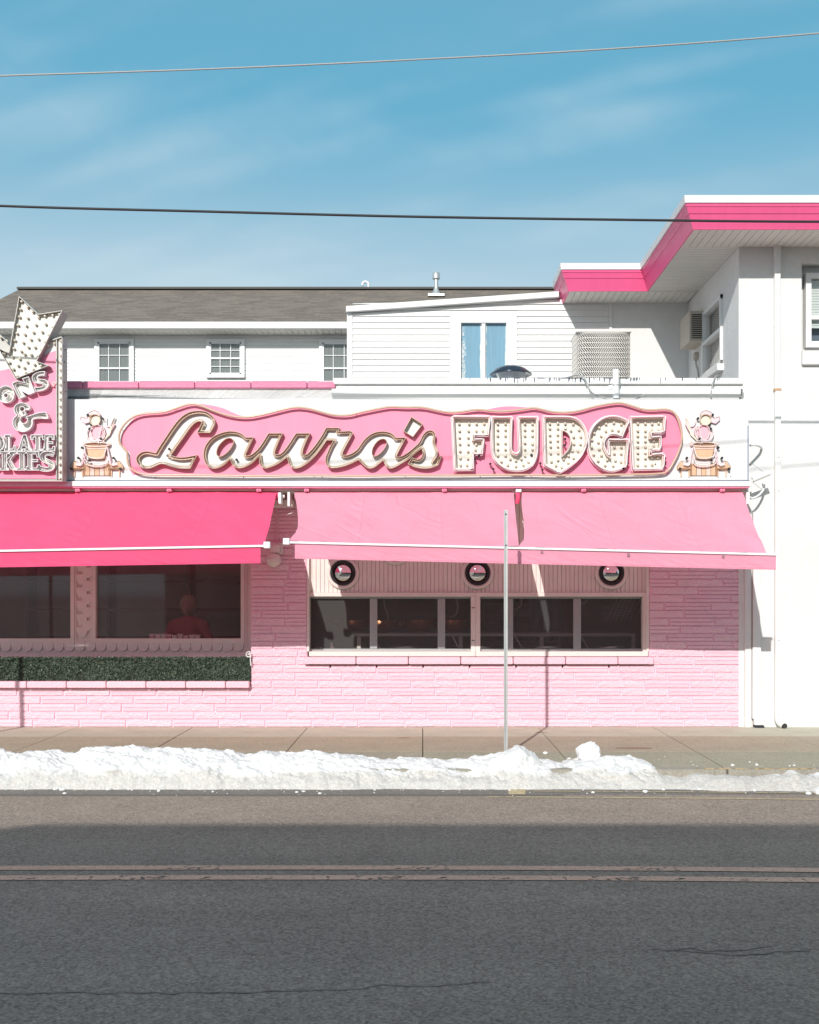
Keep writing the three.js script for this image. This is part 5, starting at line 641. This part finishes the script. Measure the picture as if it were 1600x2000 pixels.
{
  const wire = (name, pts, z, r, m, label) => { const c = pts.map(([a, b]) => V(X(a, z), Y(b, z), z)); const w = mesh(name, tube(c, r, 240, 7), m, scene); tag(w, label, 'cable'); };
  wire('overhead_cable', [[-1600, 190], [-700, 170], [0, 148], [400, 135], [800, 117], [1200, 95], [1600, 65], [2400, -10], [3400, -130]], 4.91, 0.0062, MAT.greyCable, 'thin pale cable rising across the blue sky');
  wire('overhead_cable', [[-1600, 320], [-700, 368], [0, 402], [400, 413], [800, 423], [1200, 429], [1600, 433], [2400, 430], [3400, 415]], 2.7, 0.012, MAT.cable, 'thick black cable crossing the sky in front of the pink eave');
}
{ // rainwater pipes
  const t = thing('downpipe', 'tall white square downpipe on the stucco wall from eave to pavement', 'downpipe'), x = X(1516), m = MAT.trim;
  mesh('pipe', [rbox(x - 0.036, x + 0.036, Y(762), Y(478), 0.005, 0.07, 0.012, 2), rbox(x - 0.03, x + 0.04, 0.11, Y(764), 0.006, 0.072, 0.012, 2)], m, t); mesh('rust_joint', rbox(x - 0.038, x + 0.042, Y(766), Y(760), 0.003, 0.074, 0.008), M([0.55, 0.36, 0.22], 0.8, { map: mottle }), t);
  mesh('elbow', tube([V(x + 0.005, 0.14, 0.04), V(x + 0.008, 0.09, 0.045), V(x + 0.025, 0.045, 0.085), V(x + 0.05, 0.025, 0.14)], 0.038, 20, 10), m, t); mesh('opening', new THREE.CylinderGeometry(0.03, 0.03, 0.01, 12).rotateX(1.2).translate(x + 0.055, 0.032, 0.15), MAT.black, t);
  for (const y of [Y(895), Y(960), Y(1250), Y(1395)]) mesh('screw', new THREE.SphereGeometry(0.006, 6, 4), MAT.darkMetal, t).position.set(x + 0.01, y, 0.073);
  const s = thing('downpipe', 'short wide white downpipe at the corner of the pink wall', 'downpipe'), q = X(1475);
  mesh('pipe', [rbox(q - 0.05, q + 0.05, 0.1, Y(1262), 0.01, 0.085, 0.012, 2), rbox(q - 0.042, q + 0.042, Y(1264), 2.55, 0.012, 0.075, 0.012, 2)], m, s); mesh('boot', rbox(q - 0.035, q + 0.075, 0.03, 0.12, 0.012, 0.1, 0.012, 2), m, s); mesh('drain_slot', rbox(q - 0.03, q + 0.08, 0.004, 0.028, 0.012, 0.11, 0.006), MAT.darkMetal, s);
}
{ // conduits and floodlight at the sign's end
  const t = thing('flood_lamp', 'white tube floodlight at the right end of the sign ledge', 'lamp', [X(1467, 0.3), Y(932, 0.3), 0.3]);
  mesh('housing', rod(V(0.02, -0.03, 0), V(0.21, 0.05, 0.02), 0.032, 14), MAT.plastic, t); mesh('bracket', bar(V(-0.03, -0.05, -0.02), V(0.06, -0.02, 0), 0.02, 0.05), MAT.plastic, t); mesh('stay', rod(V(-0.01, 0.17, 0.02), V(0.13, 0.06, 0.02), 0.003, 5), MAT.steel, t);
  const c = thing('conduit', 'white flexible conduit looping from the wall to the awning bracket', 'conduit'); mesh('hose', tube([V(X(1491, 0.05), Y(940, 0.05), 0.04), V(X(1492, 0.08), Y(950, 0.08), 0.1), V(X(1487, 0.15), Y(962, 0.15), 0.16), V(X(1476, 0.25), Y(971, 0.25), 0.24), V(X(1464, 0.35), Y(974, 0.35), 0.3)], 0.013, 50, 8), MAT.plastic, c);
  const b = thing('conduit', 'short bent metal conduit from the sign edge into the stucco', 'conduit'); mesh('hose', tube([V(X(1463, 0.3), Y(871, 0.3), 0.34), V(X(1474, 0.22), Y(870, 0.22), 0.25), V(X(1484, 0.1), Y(873, 0.1), 0.12), V(X(1489, 0), Y(876, 0), -0.02)], 0.014, 30, 8), MAT.plastic, b);
}
// ------------------------------------------------------------------ on the roofs
{
  const z = -1.35, t = thing('condenser_unit', 'beige air conditioner condenser with louvred jacket on the flat roof', 'air conditioner', [X(1173, z), 3.98, z]), w = 0.355, h = Y(655, z) - 3.98, dp = 0.3;
  const bei = M([0.68, 0.645, 0.6], 0.55); mesh('core', rbox(-w + 0.02, w - 0.02, 0.02, h - 0.04, -dp + 0.02, dp - 0.02, 0.08, 3), MAT.black, t); mesh('lid', rbox(-w, w, h - 0.03, h, -dp, dp, 0.1, 4), bei, t);
  const list = [], rr = 0.1, per4 = []; const N = 84; for (let i = 0; i < N; i++) { const a = i / N * 6.2832, c = Math.cos(a), s = Math.sin(a), k = 1 / (Math.abs(c / w) ** 5 + Math.abs(s / dp) ** 5) ** 0.2; per4.push([c * k, s * k]); }
  const rows = 15, ph = (h - 0.05) / rows; for (let r = 0; r < rows; r++) { const y = 0.02 + r * ph; for (let i = 0; i < N; i++) { const [x0, z0] = per4[i], [x1, z1] = per4[(i + 1) % N]; if (z0 < -0.2) continue; const xm = mix(x0, x1, 0.5); list.push(bar(V(x0, y, z0), V(mix(x0, x1, 1.4), y + ph * 0.82, mix(z0, z1, 1.4)), 0.0095, 0.008)); list.push(bar(V(x0, y + ph * 0.88, z0), V(x1, y + ph * 0.88, z1), 0.009, 0.012)); } }
  mesh('grille', list, bei, t).userData.kind = 'stuff';
  const v = thing('roof_ventilator', 'dark mushroom-shaped steel roof ventilator in front of the frosted window', 'vent', [X(998, -0.9), 4.17, -0.9]);
  mesh('curb', box(-0.2, 0.2, -0.19, 0.01, -0.2, 0.2), MAT.galv, v);
  mesh('hood', lathe([[0.001, 0.305], [0.1, 0.295], [0.2, 0.255], [0.262, 0.2], [0.27, 0.185], [0.25, 0.186], [0.15, 0.2], [0.001, 0.2]], 40), M([0.1, 0.13, 0.17], 0.22, { metalness: 0.9 }), v); mesh('neck', lathe([[0.15, 0], [0.15, 0.12], [0.19, 0.2]], 30), M([0.6, 0.65, 0.68], 0.3, { metalness: 0.8 }), v);
  const p = thing('plastic_pipe', 'upright white plastic pipe stub strapped to the roof gutter', 'pipe', [X(1203, 0.38), Y(778, 0.38), 0.385]); mesh('pipe', new THREE.CylinderGeometry(0.038, 0.038, 0.33, 20).translate(0, 0.165, 0), MAT.plastic, p); mesh('strap', new THREE.TorusGeometry(0.04, 0.006, 6, 20).rotateX(Math.PI / 2).translate(0, 0.15, 0), MAT.galv, p); mesh('strap_tail', bar(V(-0.03, 0.15, 0.01), V(-0.09, 0.135, 0.0), 0.01, 0.003), MAT.galv, p);
  const rc = mesh('roof_cable', tube([[1105, 738, 0.0], [1130, 733, 0.26], [1140, 736, 0.3], [1148, 752, 0.36], [1155, 765, 0.38], [1172, 775, 0.4], [1198, 781, 0.42], [1230, 781, 0.42], [1245, 778, 0.38], [1260, 770, 0.36]].map(([a, b, z2]) => V(X(a, z2), Y(b, z2), z2)), 0.009, 90, 7), MAT.greyCable, scene); tag(rc, 'grey cable drooping from the roof over the gutter to the sign', 'cable');
  const r2 = mesh('roof_cable', tube([[1402, 733, 0.1], [1396, 738, 0.27], [1392, 750, 0.3], [1389, 768, 0.36], [1389, 779, 0.4]].map(([a, b, z2]) => V(X(a, z2), Y(b, z2), z2)), 0.008, 40, 7), MAT.greyCable, scene); tag(r2, 'short grey cable over the gutter beside the stucco corner', 'cable');
  const xc = X(1443), u = thing('wall_air_conditioner', 'beige through-wall air conditioner on the side wall under the eave', 'air conditioner', [xc, 4.95, -1.92]), ub = M([0.5, 0.44, 0.37], 0.5);
  mesh('case', rbox(-0.2, 0.03, 0, 0.41, -0.27, 0.27, 0.012, 2), ub, u); const lv = []; for (let i = 0; i < 12; i++) lv.push(box(-0.17, -0.02, 0.04 + i * 0.028, 0.052 + i * 0.028, 0.272, 0.277)); mesh('vent_slats', lv, MAT.black, u).userData.kind = 'stuff';
  const j = thing('outlet_box', 'small beige electrical box with drooping cable on the side wall', 'box', [xc, Y(700, -1.9), -2.0]); mesh('box', rbox(-0.06, 0.01, 0, 0.1, -0.05, 0.05, 0.008), ub, j); mesh('cable', tube([V(-0.03, 0, 0), V(-0.03, -0.07, 0.02), V(-0.02, -0.14, 0.06), V(-0.03, -0.22, 0.14), V(-0.03, -0.3, 0.18)], 0.012, 30), MAT.greyCable, j);
}
// ------------------------------------------------------------------ kitchen seen through the right window
{
  const steel = M([0.62, 0.62, 0.6], 0.28, { metalness: 0.9 }), copper = M([0.62, 0.3, 0.17], 0.3, { metalness: 0.9 }), tw = M([0.8, 0.79, 0.76], 0.5), z = -0.75;
  const tb = thing('work_table', 'long pale work table behind the kitchen window', 'table', [0, 0, -1.5]); mesh('table_top', rbox(X(690, -1.5), X(1232, -1.5), Y(1241, -1.5), Y(1235, -1.5), -0.35, 0.35, 0.008), tw, tb); for (const p of [700, 895, 1050, 1226]) mesh('leg', rbox(X(p, -1.5), X(p, -1.5) + 0.05, 0.02, Y(1241, -1.5), 0.25, 0.3, 0.006), tw, tb);
  const ct = thing('window_counter', 'steel counter along the inside of the kitchen window', 'counter', [0, 0, -0.5]); mesh('counter_top', rbox(XB0 + 0.05, XB1 - 0.05, 0.72, 0.76, -0.33, 0.28, 0.008), steel, ct); mesh('base', box(XB0 + 0.1, XB1 - 0.1, 0.02, 0.72, -0.3, 0.25), M([0.15, 0.15, 0.15], 0.7), ct);
  [[688, 'at the stone pillar end of the table'], [745, 'beside the hanging hose'], [818, 'in the middle pane'], [884, 'nearest the pink mullion']].forEach(([p, w]) => { const k = thing('copper_kettle', 'round copper kettle on the work table, ' + w, 'kettle', [X(p, -1.5), Y(1235, -1.5), -1.5], 'copper kettles on the work table'); mesh('bowl', lathe([[0.001, 0.01], [0.12, 0.02], [0.19, 0.08], [0.2, 0.16], [0.21, 0.17], [0.19, 0.17]], 30), copper, k); for (const s of [-1, 1]) mesh('handle', new THREE.TorusGeometry(0.035, 0.009, 6, 14).translate(s * 0.22, 0.12, 0), copper, k); });
  [[790, 0.17, 'beside the copper kettles'], [938, 0.15, 'behind the pink mullion'], [1067, 0.17, 'behind the steel post'], [1192, 0.16, 'next to the stone wall']].forEach(([p, r, w]) => { const k = thing('steel_pot', 'straight-sided steel pot on the window counter, ' + w, 'pot', [X(p, -0.6), 0.76, -0.62], 'steel pots on the window counter'); mesh('pan', lathe([[0.001, 0.01], [r, 0.01], [r, 0.16], [r + 0.012, 0.166], [r - 0.006, 0.16], [r - 0.006, 0.02]], 30), steel, k); mesh('ladle', [rod(V(-r * 1.3, 0.02, 0.1), V(-r * 2.3, 0.3, 0.05), 0.006, 6), new THREE.SphereGeometry(0.035, 12, 8).scale(1, 0.6, 1).translate(-r * 1.3, 0.03, 0.1)], steel, k); for (const s of [-1, 1]) mesh('handle', new THREE.TorusGeometry(0.03, 0.007, 6, 12).rotateY(1.2).translate(s * (r + 0.02), 0.12, 0.03), steel, k); });
  const sj = thing('striped_jar', 'black and white striped jar in the window corner', 'jar', [X(624, -0.45), 0.762, -0.42]); const stripe = tex(256, (u, v) => (Math.sin(u * 44 + 4 * per(u, v, 4, 81, 2) + v * 6) > 0.1 ? 0.85 : 0.03)); mesh('body', lathe([[0.001, 0], [0.06, 0.005], [0.085, 0.07], [0.075, 0.14], [0.05, 0.17], [0.001, 0.175]], 24), M([0.9, 0.9, 0.9], 0.4, { map: stripe }), sj); mesh('handle', new THREE.TorusGeometry(0.035, 0.01, 6, 14).translate(-0.09, 0.09, 0), MAT.plastic, sj);
  const yb = thing('bread_bowl', 'yellow dough mound on a tray inside the window', 'food', [X(651, -0.45), 0.762, -0.42]); mesh('tray', rbox(-0.14, 0.14, 0, 0.015, -0.08, 0.08, 0.006), steel, yb); mesh('dough', new THREE.SphereGeometry(0.075, 20, 14).scale(1.3, 0.7, 0.9).translate(0, 0.05, 0), M([0.75, 0.55, 0.22], 0.6), yb); mesh('bottle', lathe([[0.001, 0], [0.028, 0.002], [0.028, 0.1], [0.012, 0.13], [0.012, 0.16], [0.001, 0.162]], 16).translate(-0.02, 0.06, -0.04), MAT.plastic, yb);
  const sh = thing('shelf_rack', 'wire shelf rack stacked with pans at the back of the kitchen', 'shelf', [X(1020, -3), 0, -3.2]); for (let i = 0; i < 7; i++) mesh('shelf', rbox(-0.55, 0.55, 0.35 + i * 0.27, 0.365 + i * 0.27, -0.2, 0.2, 0.004), steel, sh); for (const s of [-1, 1]) for (const q of [-1, 1]) mesh('upright', rod(V(s * 0.55, 0.02, q * 0.2), V(s * 0.55, 2.05, q * 0.2), 0.014), steel, sh);
  for (let i = 1; i < 6; i++) for (const x of [-0.3, 0.05, 0.35]) { const k = thing('stacked_pan', 'shallow ' + (i % 2 ? 'steel' : 'dark brown') + ' pan on the wire shelf rack, shelf ' + ['', 'two', 'three', 'four', 'five', 'six'][i] + ' from the floor', 'pan', [X(1020, -3) + x, 0.367 + i * 0.27, -3.15], 'pans on the shelf rack'); mesh('pan', lathe([[0.001, 0.004], [0.12, 0.004], [0.15, 0.1], [0.16, 0.105], [0.145, 0.1]], 20), i % 2 ? steel : M([0.35, 0.3, 0.27], 0.5, { metalness: 0.6 }), k); }
  const wr = thing('wire_rack', 'white wire baskets hanging near the right end of the kitchen', 'rack', [X(1215, -1.2), Y(1195, -1.2), -1.2]); const wl = []; for (let i = 0; i < 7; i++) { wl.push(rod(V(-0.2 + i * 0.06, -0.12, 0), V(-0.05 + i * 0.06, 0.2, 0.02), 0.004, 5)); wl.push(rod(V(-0.25, -0.1 + i * 0.03, 0.02), V(0.12, -0.06 + i * 0.035, 0.05), 0.003, 5)); } wl.push(rod(V(0.05, 0.2, 0), V(0.05, 1.62, 0), 0.005, 5)); mesh('wires', wl, MAT.plastic, wr).userData.kind = 'stuff';
  for (const [p, a, w] of [[750, 1232, 'above the copper kettles'], [885, 1205, 'beside the pink mullion'], [1010, 1190, 'above the shelf rack'], [1140, 1180, 'near the wire baskets']]) { const yy = Y(a, -1.4), c = mesh('hanging_hose', tube([V(X(p, -1.4), 3.0, -1.4), V(X(p, -1.4), yy + 0.4, -1.4), V(X(p + 9, -1.4), yy + 0.15, -1.4), V(X(p + 5, -1.4), yy + 0.03, -1.4), V(X(p - 9, -1.4), yy, -1.4), V(X(p - 12, -1.4), yy + 0.03, -1.4)], 0.008, 60), MAT.plastic, scene); tag(c, 'pale hose hanging from the kitchen ceiling, ' + w, 'hose', 'hanging hoses'); }
  const ap = mesh('hanging_apron', grid(40, 30, (u, v) => V(X(1070, -2) + (u - 0.5) * (0.3 + 0.2 * v) , 2.1 - v * 1.1, -2.2 + 0.03 * Math.sin(u * 22 + v * 2))), M([0.3, 0.36, 0.42], 0.9), scene); tag(ap, 'grey striped cloth hanging at the back of the kitchen', 'cloth');
}
// ------------------------------------------------------------------ room behind the left window
{
  const wood = M([0.2, 0.13, 0.09], 0.6), t = thing('shop_counter', 'dark counter along the left window with boxes on it', 'counter', [0, 0, -0.75]); mesh('counter_top', rbox(-6.2, XW0 + 0.08, 0.93, 0.97, -0.3, 0.3, 0.008), wood, t); mesh('base', box(-6.2, XW0 + 0.08, 0.02, 0.93, -0.26, 0.26), wood, t);
  const q = rng(5); for (let i = 0; i < 9; i++) { const b = thing('sweet_box', i % 3 ? 'small white carton in the row on the counter' : 'small pink carton in the row on the counter', 'box', [X(302, -0.7) + i * 0.07, 0.972, -0.62 + 0.03 * q()], 'boxes in a row on the counter'); const h = 0.09 + 0.03 * q(); mesh('carton', rbox(-0.03, 0.03, 0, h, -0.04, 0.04, 0.005), i % 3 ? M([0.8, 0.72, 0.68], 0.6) : M([0.75, 0.3, 0.4], 0.6), b); mesh('lid', rbox(-0.032, 0.032, h - 0.02, h + 0.004, -0.042, 0.042, 0.004), MAT.plastic, b); }
  const s = thing('display_shelf', 'dark wooden display shelves along the back of the shop', 'shelf', [-4, 0, -3.6]); for (let i = 0; i < 5; i++) mesh('shelf', rbox(-1.9, 1.7, 0.5 + i * 0.42, 0.53 + i * 0.42, -0.2, 0.2, 0.006), wood, s); for (const x of [-1.9, -0.7, 0.5, 1.68]) mesh('upright', rbox(x, x + 0.04, 0.02, 2.3, -0.2, 0.2, 0.006), wood, s);
  // seated shopkeeper: one continuous body from a distance field
  const p = thing('person', 'person in a red pink top with fair hair standing behind the counter', 'person', [X(368, -1.35), 0, -1.35]);
  const cap = (P, a, b, r1, r2) => { const ba = b.clone().sub(a), pa = P.clone().sub(a), h = clamp(pa.dot(ba) / ba.dot(ba)); return pa.sub(ba.multiplyScalar(h)).length() - mix(r1, r2, h); };
  const smin = (a, b, k) => { const h = clamp(0.5 + 0.5 * (b - a) / k); return mix(b, a, h) - k * h * (1 - h); };
  const march = (fn, c, half, res, m, name, parent) => { const mc = new MarchingCubes(res, m, false, false, 120000), P = V(0, 0, 0); mc.isolation = 0; for (let k = 0; k < res; k++) for (let j = 0; j < res; j++) for (let i = 0; i < res; i++) { P.set(((i - res / 2) / (res / 2)) * half + c.x, ((j - res / 2) / (res / 2)) * half + c.y, ((k - res / 2) / (res / 2)) * half + c.z); mc.field[i + j * res + k * res * res] = -fn(P); } mc.update(); const n = mc.count, pos = new Float32Array(n * 3); for (let i = 0; i < n; i++) { pos[3 * i] = mc.positionArray[3 * i] * half + c.x; pos[3 * i + 1] = mc.positionArray[3 * i + 1] * half + c.y; pos[3 * i + 2] = mc.positionArray[3 * i + 2] * half + c.z; } const g = new THREE.BufferGeometry(); g.setAttribute('position', new THREE.BufferAttribute(pos, 3)); g.setAttribute('normal', new THREE.BufferAttribute(mc.normalArray.slice(0, n * 3), 3)); return mesh(name, g, m, parent); };
  const bodyM = M([0.36, 0.075, 0.1], 0.85), skin = M([0.32, 0.22, 0.18], 0.6), hairM = M([0.32, 0.28, 0.2], 0.7);
  const B = (P) => { let d = cap(P, V(0, 0.5, 0), V(0, 0.95, 0), 0.17, 0.16); d = smin(d, cap(P, V(0, 0.95, 0.01), V(0, 1.14, 0), 0.17, 0.15), 0.06); for (const s of [-1, 1]) { d = smin(d, cap(P, V(s * 0.12, 1.2, 0), V(s * 0.19, 1.17, 0), 0.07, 0.075), 0.07); d = smin(d, cap(P, V(s * 0.2, 1.16, 0), V(s * 0.31, 0.93, 0.06), 0.07, 0.052), 0.03); d = smin(d, cap(P, V(s * 0.31, 0.93, 0.06), V(s * 0.12, 0.99, 0.3), 0.05, 0.035), 0.025); d = smin(d, cap(P, V(s * 0.09, 0.5, 0), V(s * 0.1, 0.06, 0), 0.1, 0.06), 0.05); } return smin(d, cap(P, V(0, 1.2, 0), V(0, 1.3, 0.01), 0.065, 0.05), 0.04); };
  march(B, V(0, 0.72, 0.05), 0.75, 64, bodyM, 'clothed_body', p);
  const Hd = (P) => { let d = P.clone().sub(V(0, 1.42, 0.02)).multiply(V(1.12, 0.88, 0.98)).length() - 0.1; d = smin(d, cap(P, V(0, 1.35, 0.06), V(0, 1.37, 0.07), 0.045, 0.05), 0.04); d = smin(d, cap(P, V(0, 1.415, 0.115), V(0, 1.39, 0.135), 0.01, 0.017), 0.012); for (const s of [-1, 1]) { d = smin(d, cap(P, V(s * 0.092, 1.4, 0.01), V(s * 0.096, 1.43, 0.005), 0.014, 0.016), 0.01); const e = P.clone().sub(V(s * 0.034, 1.425, 0.118)).length() - 0.013; d = Math.max(d, -e * 0.9); } return smin(d, cap(P, V(0, 1.26, 0), V(0, 1.34, 0.01), 0.05, 0.05), 0.03); };
  march(Hd, V(0, 1.4, 0.02), 0.2, 56, skin, 'head', p);
  const Ha = (P) => { let d = P.clone().sub(V(0, 1.45, -0.005)).multiply(V(1.0, 0.9, 0.9)).length() - 0.112; d = smin(d, cap(P, V(0.03, 1.38, -0.08), V(0.06, 1.24, -0.09), 0.05, 0.03), 0.03); return Math.max(d, -(P.clone().sub(V(0, 1.39, 0.12)).length() - 0.098)); };
  march(Ha, V(0, 1.4, 0), 0.24, 56, hairM, 'hair', p);
  for (const s of [-1, 1]) { const fs = []; fs.push(new THREE.SphereGeometry(0.036, 12, 10).scale(1, 0.5, 1.2).translate(s * 0.09, 0.99, 0.33)); for (let i = 0; i < 4; i++) fs.push(rod(V(s * (0.075 + i * 0.013), 0.992, 0.355), V(s * (0.065 + i * 0.012), 0.985, 0.4 + 0.012 * Math.sin(i + 0.6)), 0.0075, 7)); fs.push(rod(V(s * 0.06, 0.99, 0.32), V(s * 0.045, 0.985, 0.36), 0.009, 7)); mesh('hand', fs, skin, p); }
}
scene.traverse((o) => { if (o.isMesh) { o.castShadow = true; o.receiveShadow = true; } });
renderer.render(scene, camera);
